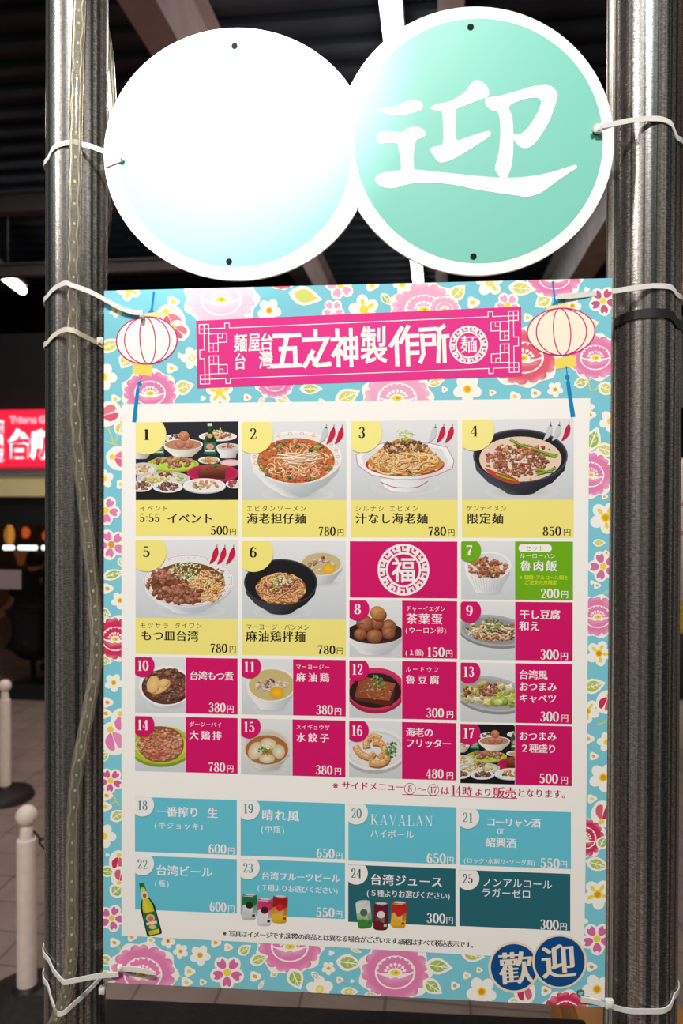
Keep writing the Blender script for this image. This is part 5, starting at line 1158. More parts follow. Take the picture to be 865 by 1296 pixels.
# ------------------------------------------------------------------ poles, conduit, rope lights, zip ties
PR = 0.0372; PY = 0.046
def pole_axis(x_hi, y_hi, x_lo, y_lo, z0, z1):
    a, b = on_y(x_hi, y_hi, PY), on_y(x_lo, y_lo, PY)
    t0 = (z0 - b.z) / (a.z - b.z); t1 = (z1 - b.z) / (a.z - b.z)
    return b + (a - b) * t0, b + (a - b) * t1
PL = pole_axis(97.8, 150, 95.6, 1200, 0.0, H_CEIL - .0004)
PRT = pole_axis(821.5, 150, 816.0, 1200, 0.0, H_CEIL - .0004)
for ax, seed, tint, lab in ((PL, 2.0, (.62, .63, .62), 'galvanised metal pole with a clear light rope tied along it, left of the board'), (PRT, 11.0, (.60, .59, .57), 'scratched galvanised metal pole with a black band, right of the board')):
    bm = new(); n = 24; pts = [ax[0] + (ax[1] - ax[0]) * i / n for i in range(n + 1)]
    tube(bm, pts, PR, 96); tag(from_bm('metal_pole', bm, pole_material('galvanised_steel', seed, tint), origin=ax[0]), lab, 'pole')
def ax_at(ax, z):
    t = (z - ax[0].z) / (ax[1].z - ax[0].z); return ax[0] + (ax[1] - ax[0]) * t
CONM = pole_material('weathered_conduit_steel', 23.0, (.74, .70, .63)); CONM.node_tree.nodes['Principled BSDF'].inputs['Metallic'].default_value = .25
bm = new(); ca = on_y(775.8, 60, .052); cb = on_y(771, 1200, .052); d = (ca - cb) / (ca.z - cb.z)
c0 = cb + d * (0 - cb.z); c1 = cb + d * (H_CEIL - .0004 - cb.z); tube(bm, [c0 + (c1 - c0) * i / 24 for i in range(25)], .0064, 24)
tag(from_bm('conduit_pipe', bm, CONM, origin=c0), 'thin weathered conduit pipe running up beside the right pole', 'pipe')

CLEAR = mat('clear_pvc_tube', (0.86, 0.83, 0.68), 0.07, spec=0.8, trans=0.90, ior=1.42)
WIRE = mat('copper_strand', (0.62, 0.54, 0.40), 0.35, 0.8)
LED = mat('dark_led_chip', (0.86, 0.82, 0.62), 0.3, 0.2)
def rope_light(px, ydepth, label, r=.0078, n=10):
    pts = [on_y(x, y, yy) for (x, y), yy in zip(px, ydepth)]
    path = smooth_path(pts, n)
    root = empty('rope_light', path[0] if path[0].z < path[-1].z else path[-1], label, 'rope light')
    bm = new(); tube(bm, path, r, 16); from_bm('clear_tube', bm, CLEAR, root)
    for s in (-1, 1):
        bm = new(); wp = []
        for i, p in enumerate(path): wp.append(p + Vector((s * r * .42 + .0006 * math.sin(i * 1.3 + s), .0008 * math.cos(i * 1.1), 0)))
        tube(bm, wp, .0009, 6); from_bm('wire', bm, WIRE, root)
    bm = new(); acc = 0; last = path[0]
    for i in range(1, len(path)):
        acc += (path[i] - last).length; last = path[i]
        if acc > (.013 if i % 3 else .030):
            acc = 0; t = (path[i] - path[i - 1]).normalized()
            box(bm, path[i], (.0016, .0016, .0032), t.to_track_quat('Z', 'Y').to_matrix(), .0004)
    o = from_bm('lamp_chip', bm, LED, root); o['kind'] = 'stuff'
    return root
RX = [(104, -420), (103, -240), (102, -60), (100.5, 0), (98, 80), (96.5, 150), (94.5, 250), (93.5, 330), (93, 400), (94, 480), (98, 560), (107, 640), (117.5, 740), (122, 800), (120.5, 850), (108, 920), (97, 980), (92, 1050), (91, 1130), (90.5, 1200), (87, 1240), (82, 1264), (72, 1288), (58, 1320)]
def front_y(px, py, r=.0092, extra=0.0):
    p = on_y(px, py, PY - PR); c = ax_at(PL, p.z); dx = min(abs(p.x - c.x), PR * .98)
    return c.y - math.sqrt((PR + r) ** 2 - dx ** 2) - extra
rope_light(RX, [front_y(x, y) for x, y in RX], 'clear rope light winding down the front of the left pole')
RX2 = [(104, -330), (106, -180), (118, -40), (128, 20), (135, 62), (138.6, 110), (139.5, 150), (136, 190), (135, 250), (132, 290), (124, 330), (112, 350)]
rope_light(RX2, [.094, .094, .094, .088, .074, .066, .066, .074, .078, .082, .09, .094], 'short loop of clear rope light bulging out behind the top of the left pole')

NYL = mat('white_nylon', (0.80, 0.79, 0.74), 0.38, spec=0.5, trans=0.15, ior=1.5); NYLY = mat('yellowed_nylon', (0.78, 0.73, 0.58), 0.38, spec=0.5, trans=0.15, ior=1.5)
BLKP = mat('black_plastic', (0.012, 0.012, 0.013), 0.4)
def hull2(P):
    return [Vector(p) for p in hull([(round(x, 6), round(y, 6)) for x, y in P])]
def zip_tie(name, ax, prof, label, extra=(), rope=None, hh=.0060, th=.0014, M_=None, head=None, tail=None, gap=.0007, cat='zip tie'):
    """strap wound round a pole; prof = points seen on its front as pixels, extra = points in plan it also runs round, head/tail in pixels"""
    M_ = M_ or NYL
    fpts = [on_y(x, y, PY - PR) for x, y in prof]
    zm = sum(p.z for p in fpts) / len(fpts); c = ax_at(ax, zm)
    R_ = PR + gap + th / 2; P = [(c.x + R_ * math.cos(2 * math.pi * k / 72), c.y + R_ * math.sin(2 * math.pi * k / 72)) for k in range(72)]
    if rope:
        rp = on_y(rope[0], rope[1], PY - PR); ry = front_y(*rope); rr = .0078 + gap + th / 2; rc = on_y(rope[0], rope[1], ry)
        P += [(rc.x + rr * math.cos(2 * math.pi * k / 32), rc.y + rr * math.sin(2 * math.pi * k / 32)) for k in range(32)]
    P += list(extra)
    H_ = hull2(P); out = []
    for a, b in zip(H_, H_[1:] + H_[:1]):
        n = max(1, int((b - a).length / .004))
        for i in range(n): out.append(a + (b - a) * i / n)
    # heights: the points seen on the front, joined smoothly round the loop
    N_ = len(out); key = []
    for p in fpts:
        j = min(range(N_), key=lambda k: abs(out[k].x - p.x) + (0 if out[k].y < c.y + .004 else .5) + max(0, out[k].y - c.y) * .2)
        key.append((j, p.z))
    key = sorted(dict(key).items()); K = len(key); zl = [0.0] * N_
    def slope_at(i):
        (a, za), (b, zb_), (d, zd) = key[i - 1], key[i], key[(i + 1) % K]
        l = (b - a) % N_ or N_; r = (d - b) % N_ or N_; s1, s2 = (zb_ - za) / l, (zd - zb_) / r
        return 0.0 if s1 * s2 <= 0 else 2 * s1 * s2 / (s1 + s2)
    for i in range(K):
        (a, za), (b, zb_) = key[i], key[(i + 1) % K]; l = (b - a) % N_ or N_; m0, m1 = slope_at(i) * l, slope_at((i + 1) % K) * l
        for k in range(l):
            t = k / l; zl[(a + k) % N_] = za * (2 * t ** 3 - 3 * t * t + 1) + m0 * (t ** 3 - 2 * t * t + t) + zb_ * (-2 * t ** 3 + 3 * t * t) + m1 * (t ** 3 - t * t)
    root = empty(name, (c.x, c.y - R_, zm), label, cat)
    bm = new(); n = len(out); rings = []
    for i in range(n):
        a, b = out[i - 1], out[(i + 1) % n]; t = (b - a).normalized(); nn = Vector((t.y, -t.x)); z = zl[i]
        q = [(-th / 2, -hh / 2), (th / 2, -hh / 2), (th / 2, hh / 2), (-th / 2, hh / 2)]
        rings.append([bm.verts.new((out[i].x + nn.x * u, out[i].y + nn.y * u, z + v)) for u, v in q])
    for i in range(n):
        A, B = rings[i], rings[(i + 1) % n]
        for k in range(4): bm.faces.new((A[k], A[(k + 1) % 4], B[(k + 1) % 4], B[k]))
    from_bm('strap', bm, M_, root)
    if head:
        hx, hy, hd, s = head; p = on_y(hx, hy, hd); bm = new(); box(bm, p, (.0062 * s, .0060, .0072 * s), None, .0012); box(bm, p + Vector((0, -.0032, 0)), (.0030 * s, .0016, .0044 * s), None, .0004); from_bm('locking_head', bm, M_, root)
    if tail:
        tp = smooth_path([on_y(x, y, d) for x, y, d in tail], 6); bm = new(); rings = []
        for i, p in enumerate(tp):
            w = hh / 2 * (1 if i < len(tp) * .75 else max(.35, 1 - (i / len(tp) - .75) * 2.6))
            rings.append([bm.verts.new(p + Vector((0, dy, dz))) for dy, dz in ((-.0006, -w), (.0006, -w), (.0006, w), (-.0006, w))])
        for A, B in zip(rings, rings[1:]):
            for k in range(4): bm.faces.new((A[k], A[(k + 1) % 4], B[(k + 1) % 4], B[k]))
        bm.faces.new(rings[0]); bm.faces.new(rings[-1]); from_bm('strap_tail', bm, M_, root)
    return root
def plan(x, y, d): p = on_y(x, y, d); return (p.x, p.y)
zip_tie('zip_tie', PL, [(57, 199), (68, 187), (85, 182), (110, 186), (133, 192), (155, 200)], 'white zip tie holding the round sign to the left pole', extra=[plan(155, 200, -.0016)], head=(155, 200, -.0040, .8), tail=[(155, 201, -.0014), (146, 203.5, -.002), (134, 209, -.0012)])
zip_tie('zip_tie', PL, [(56, 374), (68, 366), (89, 362.5), (112, 371), (132, 382), (180, 399)], 'white zip tie running from the left pole onto the board at the white lantern', extra=[plan(180, 399, -.0034)], rope=(93.3, 365), head=(180, 400, -.0052, .8))
zip_tie('zip_tie', PL, [(56, 433), (70, 425), (89, 420.5), (108, 426), (128, 432)], 'yellowed zip tie with its square head facing front, round the left pole at lantern height', rope=(93.2, 424), head=(127.5, 432, .0065, 1.25), M_=NYLY)
zip_tie('zip_tie', PL, [(58, 1216), (70, 1227), (88, 1232), (110, 1229), (133, 1226), (150, 1225)], 'white zip tie reaching from the left pole over the lower left corner of the board', extra=[plan(150, 1225, -.0026)], rope=(88.5, 1229), head=(152, 1225, -.0050, 1.0), tail=[(152, 1226, -.0040), (172, 1227, -.006), (197, 1232, -.0066)])
zip_tie('zip_tie', PL, [(58, 1249), (68, 1262), (80, 1271), (100, 1264), (124, 1254)], 'lowest white zip tie on the left pole, below the board corner', rope=(82, 1267), head=(129.5, 1253, .008, 1.25), tail=[(130, 1250, .008), (134, 1246, .012), (137, 1238, .016)])
zip_tie('zip_tie', PRT, [(755, 166), (778, 162), (806, 154), (832, 151.5), (851, 156), (862, 172)], 'white zip tie holding the round sign to the right pole', extra=[plan(755, 166, -.0018)], head=(757.5, 163.5, -.0046, 1.25), tail=[(755, 165, -.0026), (751, 163, -.006), (748, 160.5, -.008)])
zip_tie('zip_tie', PRT, [(700, 379), (775, 370.5), (800, 366), (828, 362.5), (849, 363), (861, 372)], 'white zip tie running from the right pole over the cream lantern', extra=[plan(706, 377, -.0034)])
zip_tie('cable_band', PRT, [(776, 408), (790, 400), (820, 396), (848, 398), (861, 408)], 'black band wrapped round the right pole below the upper zip tie', hh=.0105, th=.0014, M_=BLKP, cat='band')
zip_tie('zip_tie', PRT, [(736, 1257), (772, 1270), (804, 1277), (836, 1279), (850, 1276), (857, 1266)], 'white zip tie through the eyelet at the lower right corner of the board', extra=[plan(736, 1257, -.0022)], head=(771.5, 1270, -.0006, 1.5))

# ------------------------------------------------------------------ black flat-topped box behind the board
BOXM = mat('black_textured_vinyl', (0.012, 0.012, 0.013), 0.75, spec=0.3, noise=(60, .35), bump=(240, .5))
bz = .75; fl_, fr_ = on_z(26, 1257, bz), on_z(741, 1288.5, bz); yb_ = .115
bm = new(); top = [fl_, fr_, Vector((fr_.x + .004, yb_, bz)), Vector((fl_.x, yb_, bz))]
va = [bm.verts.new(p) for p in top]; vb = [bm.verts.new(Vector((p.x, p.y, 0))) for p in top]
bm.faces.new(va); bm.faces.new(vb[::-1])
for i in range(4): bm.faces.new((va[i], va[(i + 1) % 4], vb[(i + 1) % 4], vb[i]))
bmesh.ops.bevel(bm, geom=list(bm.edges), offset=.006, segments=2, affect='EDGES', profile=.5)
tag(from_bm('storage_box', bm, BOXM, origin=((fl_.x + fr_.x) / 2, (fl_.y + yb_) / 2, 0)), 'large black flat-topped box on the floor behind the menu board', 'box')

# amber wooden crate behind the right pole
AMB = mat('amber_plywood', (0.50, 0.21, 0.035), 0.5, noise=(8, .25))
cz = .34; cl, cr_ = on_z(728, 1274, cz), on_z(864, 1278, cz)
root = empty('wooden_crate', ((cl.x + cr_.x) / 2, cl.y + .1, 0), 'amber wooden crate on the floor behind the right pole', 'crate')
x0, x1, y0, y1 = cl.x + .0, cr_.x, cl.y - .22, cl.y + .30
bm = new(); box(bm, ((x0 + x1) / 2, (y0 + y1) / 2, cz - .01), (x1 - x0, y1 - y0, .02), None, .003); from_bm('lid', bm, AMB, root)
for sx in (x0 + .011, x1 - .011):
    for k in range(3):
        bm = new(); box(bm, (sx, (y0 + y1) / 2, .05 + k * .105), (.018, y1 - y0 - .01, .085), None, .002); from_bm('side_slat', bm, AMB, root)
for sy in (y0 + .011, y1 - .011):
    for k in range(3):
        bm = new(); box(bm, ((x0 + x1) / 2, sy, .05 + k * .105), (x1 - x0 - .04, .018, .085), None, .002); from_bm('end_slat', bm, AMB, root)
for sx in (x0 + .035, x1 - .035):
    for sy in (y0 + .035, y1 - .035):
        bm = new(); box(bm, (sx, sy, .16), (.028, .028, .32), None, .002); from_bm('corner_post', bm, AMB, root)

# ------------------------------------------------------------------ chain posts on the floor
POSTM = mat('cream_white_plastic', (0.86, 0.74, 0.64), 0.45, noise=(30, .05)); BASEM = mat('black_rubber_base', (0.012, 0.012, 0.013), 0.5)
def chain_post(x, y, h, label, br=.15, pr=.030):
    root = empty('chain_post', (x, y, 0), label, 'chain post', 'white chain posts')
    bm = new(); lathe(bm, [(br, 0), (br, .012), (br * .92, .035), (br * .62, .052), (pr * 1.5, .060), (pr * 1.2, .072), (0, .072)], (x, y, 0), 40); from_bm('base', bm, BASEM, root)
    bm = new(); lathe(bm, [(0, .070), (pr, .070), (pr, h - .115), (pr * .97, h - .108), (pr * .74, h - .104), (pr * .70, h - .095), (pr * .66, h - .072), (pr * .40, h - .062), (0, h - .062)], (x, y, 0), 28); from_bm('post', bm, POSTM, root)
    R_ = .0335; bm = new(); lathe(bm, [(R_ * .99 * math.sin(a), h - R_ - R_ * math.cos(a)) for a in [math.pi * k / 14 for k in range(15)]], (x, y, 0), 28); from_bm('ball_top', bm, POSTM, root)
    return root
HP = .64
def post_at(px, py_top, h):                     # spot on the floor under a ball top seen at a pixel
    p = on_z(px, py_top, h); return p.x, p.y
ax_, ay_ = post_at(33.5, 1019, HP); chain_post(ax_, ay_, HP, 'white ball-topped chain post close behind the left pole, a black chain hanging from it')
bx_, by_ = post_at(6, 860, HP); chain_post(bx_, by_, HP, 'white ball-topped chain post farther back at the shop front, on a round black base')
cx_, cy_ = on_z(330, 1150, 0).x, on_z(330, 1150, 0).y; chain_post(cx_, cy_, HP, 'white chain post hidden behind the menu board')
# plastic chain hanging between the near post and the hidden one
CHM = mat('black_chain_plastic', (0.014, 0.014, 0.015), 0.4)
pa, pb = Vector((ax_ + .026, ay_, HP - .084)), Vector((cx_ - .026, cy_, HP - .084)); nl = 44
croot = empty('plastic_chain', (pa + pb) / 2 - Vector((0, 0, .3)), 'black plastic chain hanging from the neck of the near white post', 'chain')
lk_proto = None; pts = []
for i in range(nl + 1):
    t = i / nl; p = pa + (pb - pa) * t; p.z -= .34 * 4 * t * (1 - t); pts.append(p)
for i in range(nl):
    a, b = pts[i], pts[i + 1]; t = (b - a).normalized(); mid = (a + b) / 2; L_ = (b - a).length
    if lk_proto is None:
        bm = new(); hw, hl = .0085, .0125; ring = []
        for k in range(20):
            an = 2 * math.pi * k / 20; ring.append(Vector((hw * math.cos(an), 0, hl * math.sin(an) + (.006 if math.sin(an) > 0 else -.006))))
        tube(bm, ring, .003, 8, False, True); lk_proto = from_bm('chain_link', bm, CHM); o = lk_proto
    else:
        o = lk_proto.copy(); COL.objects.link(o)
    o.parent = croot; o.location = mid - croot.location; o.rotation_mode = 'QUATERNION'
    q_ = t.to_track_quat('Z', 'Y'); 
    from mathutils import Quaternion
    o.rotation_quaternion = q_ @ Quaternion((0, 0, 1), math.pi / 2 * (i % 2)); s_ = L_ / .031; o.scale = (1, 1, s_)

# ------------------------------------------------------------------ ceiling lights
TUBE = mat('lit_fluorescent_tube', (1, 1, 1), 0.4, emit=(1.0, 0.98, 0.95), estr=9.0)
OFFT = mat('unlit_tube', (0.30, 0.26, 0.25), 0.4); HOUS = mat('white_light_housing', (0.55, 0.54, 0.53), 0.5)
def batten(pxa, pxb, zc, w, label, lit=True, cap=.02):
    a, b = on_z(*pxa, zc), on_z(*pxb, zc); d = (b - a); L_ = d.length; t = d / L_; R3 = t.to_track_quat('Y', 'Z').to_matrix(); mid = (a + b) / 2
    root = empty('ceiling_light', (mid.x, mid.y, zc), label, 'ceiling light')
    n = w * .46
    bm = new(); box(bm, mid + Vector((0, 0, n + .035)), (w * .92, L_, .06), R3, .006); from_bm('housing', bm, HOUS, root)
    bm = new(); pts = [a + t * (cap + (L_ - 2 * cap) * i / 8) for i in range(9)]; tube(bm, pts, n, 20); from_bm('tube', bm, TUBE if lit else OFFT, root)
    for p in (a + t * cap * .5, b - t * cap * .5):
        bm = new(); q_ = t * (cap * .5); tube(bm, [p - q_, p - q_ * .6, p + q_ * .6, p + q_], [n * .72, n * .98, n * .98, n * .72], 20); from_bm('end_cap', bm, HOUS if not lit else TUBE, root)
    for k in (.25, .75):
        p = a + d * k; bm = new(); tube(bm, [p + Vector((0, 0, n + .064)), Vector((p.x, p.y, H_CEIL - .0004))], .006, 8); from_bm('hanger_rod', bm, HOUS, root)
    return root
batten((487, -70), (540, 460), 4.02, .112, 'long lit fluorescent fitting running away behind the round sign')
batten((-60, 300), (29, 368), 3.75, .085, 'lit fluorescent tube ending beside the left pole')
batten((-60, 405), (52, 466), 3.75, .10, 'unlit fluorescent fitting left of the left pole, below the lit tube', False)

# ------------------------------------------------------------------ red shop sign and what shows in the shop
REDS = mat('red_lit_sign_face', (0.75, 0.02, 0.06), 0.4, emit=(0.90, 0.012, 0.045), estr=0.85); WHS = mat('white_lit_lettering', (0.9, 0.9, 0.9), 0.4, emit=(1, .93, .95), estr=1.25); PNKS = mat('pink_lit_lettering', (0.8, 0.4, 0.45), 0.4, emit=(1, .42, .5), estr=.7)
root = empty('shop_sign', bw(-2.8, YF, Z592), 'red backlit shop sign with white writing, seen past the left pole', 'sign')
bm = new(); bbox_(bm, -3.9, -1.4, YF - .06, YF + .119, Z592 + .001, Z520, .012); from_bm('sign_box', bm, REDS, root, smooth=False)
def sign_text(body, size, px, py, mname, name, x_scale=1.0, off=0.0):
    cu = bpy.data.curves.new('t', 'FONT'); cu.body = body; cu.size = size; cu.extrude = .004; cu.offset = off
    o_ = bpy.data.objects.new('t', cu); COL.objects.link(o_); dg = bpy.context.evaluated_depsgraph_get(); dg.update()
    me = bpy.data.meshes.new_from_object(o_.evaluated_get(dg)); bpy.data.objects.remove(o_); bpy.data.curves.remove(cu)
    X, Z = bpix(px, py, YF - .066); base = bw(X, YF - .066, Z); rp = wloc(root)
    for v in me.vertices:
        q = base + BX * (v.co.x * x_scale) + Vector((0, 0, v.co.y)) - BY * v.co.z; v.co = q - rp
    me.materials.clear(); me.materials.append(mname); o2 = bpy.data.objects.new(name, me); COL.objects.link(o2); o2.parent = root; return o2
sc = 5.5 / F_PX
sign_text('Taiwan General', 13 * sc, 12.5, 535.5, PNKS, 'small_lettering', 1.0, .004)
sign_text('台所', 38 * sc, 10, 575.5, WHS, 'large_lettering', .86, .012)
for k, ch in enumerate('麺屋飯'): sign_text(ch, 17 * sc, -10.5, 546 + 18 * k, WHS, 'side_lettering', .95, .006)

WARM = mat('amber_lamp_shade', (0.7, 0.33, 0.08), 0.5, emit=(1.0, 0.40, 0.07), estr=.42); REDW = mat('red_lamp_shade', (0.6, 0.12, 0.03), 0.5, emit=(1, .16, .03), estr=.42)
YI = 7.0
def pendant(px, py, w, h, M_, label):
    X, Z = bpix(px, py, YI); p = bw(X, YI, Z); root = empty('pendant_lamp', p - Vector((0, 0, h / 2)), label, 'lamp', 'lamps in the shop')
    bm = new(); lathe(bm, [(0, h / 2), (w * .22, h / 2), (w * .42, h * .3), (w * .5, 0), (w * .42, -h * .32), (w * .26, -h / 2), (0, -h / 2)], p, 20); from_bm('lamp_shade', bm, M_, root)
    bm = new(); tube(bm, [p + Vector((0, 0, h / 2)), Vector((p.x, p.y, 2.8996))], .006, 8); from_bm('cord', bm, BLKP, root)
pendant(12, 677, .10, .20, WARM, 'amber oval lamp glowing in the shop, left of the red one'); pendant(32.5, 674, .085, .11, REDW, 'small red-orange lamp glowing in the shop'); pendant(58, 678, .07, .10, REDW, 'orange lamp half hidden at the edge of the left pole')
STRIP = mat('lit_counter_strip', (1, 1, 1), 0.4, emit=(.95, .98, 1.0), estr=2.2)
for (xa, xb, lab) in ((5, 17, 'short white strip light in the shop under the amber lamp'), (24, 46, 'longer white strip light in the shop under the red lamp'), (54, 64, 'white strip light in the shop cut off by the left pole')):
    A, Z = bpix(xa, 693, YI - .15); B, _ = bpix(xb, 693, YI - .15)
    root = empty('strip_light', bw((A + B) / 2, YI - .15, Z), lab, 'strip light', 'strip lights in the shop')
    bm = new(); tube(bm, [bw(A, YI - .15, Z), bw(B, YI - .15, Z)], .022, 12); from_bm('tube', bm, STRIP, root)
    bm = new(); bbox_(bm, A - .02, B + .02, YI - .12, YI - .09, Z - .03, Z + .03, .004); from_bm('mounting_bar', bm, BLKP, root)
    for e in (A, B):
        bm = new(); tube(bm, [bw(e, YI - .105, Z + .03), bw(e, YI - .105, 2.8996)], .004, 6); from_bm('hanger_wire', bm, BLKP, root)
# amber V-shaped wall hanging and timber panel behind
AMW = mat('glowing_amber_cloth', (0.42, 0.19, 0.06), 0.8, emit=(1, .36, .09), estr=.05)  # faint glow put into the cloth, which is no lamp
A0, Zt_ = bpix(14, 696, 8.1); A1, Zb_ = bpix(33, 716, 8.1)
bm = new(); vs_ = [bw(A0, 8.16, Zt_), bw(A1, 8.16, Zt_), bw((A0 + A1) / 2 + .03, 8.16, Zb_), bw((A0 + A1) / 2 - .03, 8.16, Zb_)]
va = [bm.verts.new(p) for p in vs_]; vb = [bm.verts.new(p - BY * .02) for p in vs_]; bm.faces.new(va); bm.faces.new(vb)
for i in range(4): bm.faces.new((va[i], va[(i + 1) % 4], vb[(i + 1) % 4], vb[i]))
tag(from_bm('wall_pennant', bm, AMW, smooth=False, origin=vs_[2]), 'amber pointed pennant on the back wall of the shop', 'pennant')
PAPER = mat('pinkish_grey_paper', (0.36, 0.29, 0.29), 0.8)
A0, Zt_ = bpix(-16, 721, YF + .07); A1, Zb_ = bpix(26, 746, YF + .07)
bm = new(); bbox_(bm, A0, A1, YF + .074, YF + .0795, Zb_, Zt_, .001); tag(from_bm('paper_notice', bm, PAPER, smooth=False, origin=bw((A0 + A1) / 2, YF + .077, Zb_)), 'blank pinkish-grey notice stuck on the shop window', 'notice')
BENCH = mat('dull_brown_wood', (0.20, 0.115, 0.085), 0.6, noise=(6, .2))
A0, Zs = bpix(8, 876, 6.9); A1, _ = bpix(47, 876, 6.9)
root = empty('low_bench', bw((A0 + A1) / 2, 6.9, 0), 'low brown bench on the shop floor behind the glass', 'bench')
bm = new(); bbox_(bm, A0, A1, 6.78, 7.02, Zs - .03, Zs, .004); from_bm('seat', bm, BENCH, root)
for e in (A0 + .03, A1 - .03):
    bm = new(); bbox_(bm, e - .02, e + .02, 6.8, 7.0, .001, Zs - .0305, .003); from_bm('leg', bm, BENCH, root)

# ------------------------------------------------------------------ person in black behind the glass
SKIN = mat('skin', (0.62, 0.26, 0.14), 0.5); CLOTH = mat('black_cloth', (0.010, 0.010, 0.012), 0.85); HAIR = mat('black_hair', (0.008, 0.007, 0.007), 0.5); SHOE = mat('dark_shoes', (0.02, 0.018, 0.016), 0.5)
def skin_mesh(name, verts, edges, radii, M_, parent, root_i=0, lev=2, at=None):
    me = bpy.data.meshes.new(name); me.from_pydata(verts, edges, []); o = bpy.data.objects.new(name, me); COL.objects.link(o)
    md = o.modifiers.new('s', 'SKIN'); md.use_smooth_shade = True
    for i, d in enumerate(me.skin_vertices[0].data): d.radius = (radii[i], radii[i]) if not isinstance(radii[i], tuple) else radii[i]; d.use_root = (i == root_i)
    sd = o.modifiers.new('d', 'SUBSURF'); sd.levels = lev; sd.render_levels = lev
    dg = bpy.context.evaluated_depsgraph_get(); dg.update(); m2 = bpy.data.meshes.new_from_object(o.evaluated_get(dg)); bpy.data.objects.remove(o); bpy.data.meshes.remove(me)
    m2.name = name; m2.materials.clear(); m2.materials.append(M_); m2.polygons.foreach_set('use_smooth', [True] * len(m2.polygons))
    o2 = bpy.data.objects.new(name, m2); COL.objects.link(o2); o2.parent = parent; return o2
PXp, _ = bpix(42, 760, 6.1); pr_ = bw(PXp, 6.1, 0)
person = empty('person', pr_, 'person in black clothes seated behind the shop glass, bare left forearm held out', 'person')
# seated with the back to us: x across, y away from us, z from the floor
V = [(0, 0, .50), (0, -.01, .66), (0, .01, .82), (0, .03, .93), (0, .04, .99), (0, .06, 1.05), (0, .06, 1.11),
     (-.15, .03, .89), (-.21, .08, .72), (-.33, .10, .60), (-.38, .11, .55),
     (.15, .03, .89), (.20, .06, .66), (.15, .28, .60), (.12, .34, .60),
     (-.09, .05, .47), (-.11, .42, .46), (-.11, .44, .09), (-.12, .54, .035), (.09, .05, .47), (.11, .42, .46), (.11, .44, .09), (.12, .54, .035)]
E_ = [(0, 1), (1, 2), (2, 3), (3, 4), (4, 5), (5, 6), (3, 7), (7, 8), (8, 9), (9, 10), (3, 11), (11, 12), (12, 13), (13, 14), (0, 15), (15, 16), (16, 17), (17, 18), (0, 19), (19, 20), (20, 21), (21, 22)]
r_ = [(.14, .12), (.13, .10), (.15, .11), (.11, .07), .050, .085, .085, .06, .045, .034, .030, .06, .045, .034, .030, .085, .058, .042, .035, .085, .058, .042, .035]
# fingers on both hands
for base, sy in ((10, 1), (14, 1)):
    bx, by, bz_ = V[base]
    palm = len(V); V.append((bx - .05, by, bz_ - .035)); E_.append((base, palm)); r_.append((.028, .018))
    for k, (dy, ln) in enumerate(((-.026, .060), (-.009, .072), (.009, .068), (.026, .052))):
        i0 = len(V); V.append((bx - .05 - ln * .55, by + dy, bz_ - .035 - ln * .35)); V.append((bx - .05 - ln * .85, by + dy, bz_ - .035 - ln * .85)); E_ += [(palm, i0), (i0, i0 + 1)]; r_ += [.009, .008]
    i0 = len(V); V.append((bx - .03, by - .04, bz_ - .03)); V.append((bx - .055, by - .055, bz_ - .055)); E_ += [(base, i0), (i0, i0 + 1)]; r_ += [.011, .009]
skin_mesh('body', V, E_, r_, SKIN, person, 0)
V2 = [(0, 0, .50), (0, -.01, .66), (0, .01, .82), (0, .035, .985), (-.15, .03, .895), (-.20, .07, .74), (.15, .03, .895), (.19, .05, .72), (0, .0, .34), (0, .0, .19)]
E2 = [(0, 1), (1, 2), (2, 3), (3, 4), (4, 5), (3, 6), (6, 7), (0, 8), (8, 9)]
skin_mesh('black_clothes', V2, E2, [(.18, .16), (.16, .13), (.18, .135), (.075, .070), .085, .062, .085, .062, (.19, .16), (.16, .13)], CLOTH, person, 0)
skin_mesh('trousers', [(-.09, .05, .47), (-.11, .42, .46), (-.11, .44, .13), (.09, .05, .47), (.11, .42, .46), (.11, .44, .13), (0, .02, .48)], [(0, 1), (1, 2), (3, 4), (4, 5), (6, 0), (6, 3)], [.095, .07, .055, .095, .07, .055, .11], CLOTH, person, 6)
skin_mesh('hair', [(0, .02, 1.00), (0, .045, 1.10), (0, .06, 1.15)], [(0, 1), (1, 2)], [.072, .092, .070], HAIR, person, 0)
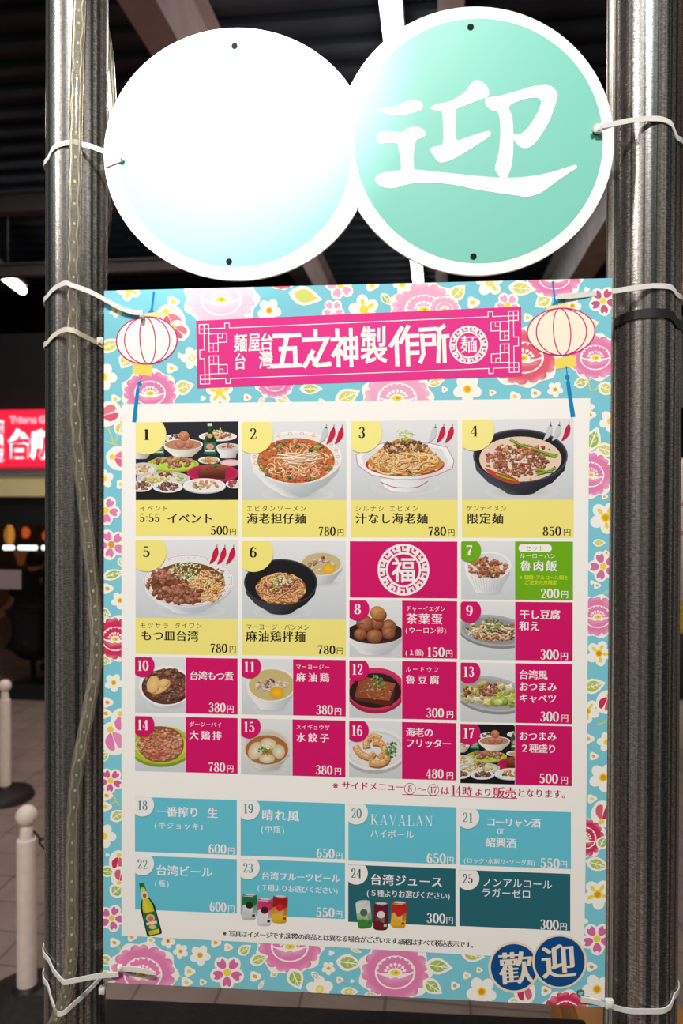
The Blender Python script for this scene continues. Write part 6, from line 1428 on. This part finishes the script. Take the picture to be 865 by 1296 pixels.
for sx in (-.115, .115): skin_mesh('shoe', [(sx, .40, .045), (sx, .48, .045), (sx, .58, .035)], [(0, 1), (1, 2)], [(.045, .040), (.046, .042), (.034, .036)], SHOE, person, 1)
sb = pr_; root = empty('round_stool', (sb.x, sb.y, 0), 'dark round stool under the person behind the shop glass', 'stool')
bm = new(); lathe(bm, [(0, .36), (.15, .36), (.16, .37), (.16, .385), (.15, .395), (0, .395)], (sb.x, sb.y, 0), 28); from_bm('seat', bm, BLKP, root)
bm = new(); lathe(bm, [(0, .02), (.025, .02), (.025, .359), (0, .359)], (sb.x, sb.y, 0), 16); from_bm('stem', bm, BLKP, root)
bm = new(); lathe(bm, [(0, 0), (.17, 0), (.165, .012), (.03, .0195), (0, .0195)], (sb.x, sb.y, 0), 28); from_bm('foot_plate', bm, BLKP, root)
# glow inside the shop
add_light('shop_glow', 'AREA', bw(-3.2, 7.2, 2.9), bw(-3.2, 6.6, 0.6), 9.0, (1.0, .72, .48), shape='RECTANGLE', size=2.0, size_y=.4)
# stall things past the right pole: black cabinet with a yellow tub on it
CABM = mat('black_cabinet_paint', (0.012, 0.012, 0.013), 0.5); YTUB = mat('yellow_plastic', (0.62, 0.36, 0.03), 0.45); CRM = mat('cream_plinth', (0.42, 0.36, 0.30), 0.6)
Xc, Zc1 = bpix(858.5, 806, YF - .5); _, Zc0 = bpix(860, 886, YF - .5)
root = empty('stall_cabinet', bw(Xc + .3, YF - .25, 0), 'black cabinet on a cream plinth past the right pole', 'cabinet')
bm = new(); bbox_(bm, Xc, Xc + .6, YF - .5, YF - .02, Zc0, Zc1, .006); from_bm('body', bm, CABM, root)
bm = new(); bbox_(bm, Xc, Xc + .6, YF - .49, YF - .02, .001, Zc0 - .001, .004); from_bm('plinth', bm, CRM, root)
bm = new(); c = bw(Xc + .15, YF - .3, Zc1 + .001); lathe(bm, [(0, 0), (.12, 0), (.15, .17), (.157, .17), (.157, .185), (.14, .185), (.13, .03), (0, .03)], c, 28); tag(from_bm('yellow_tub', bm, YTUB, origin=c), 'yellow plastic tub standing on the black cabinet', 'tub')
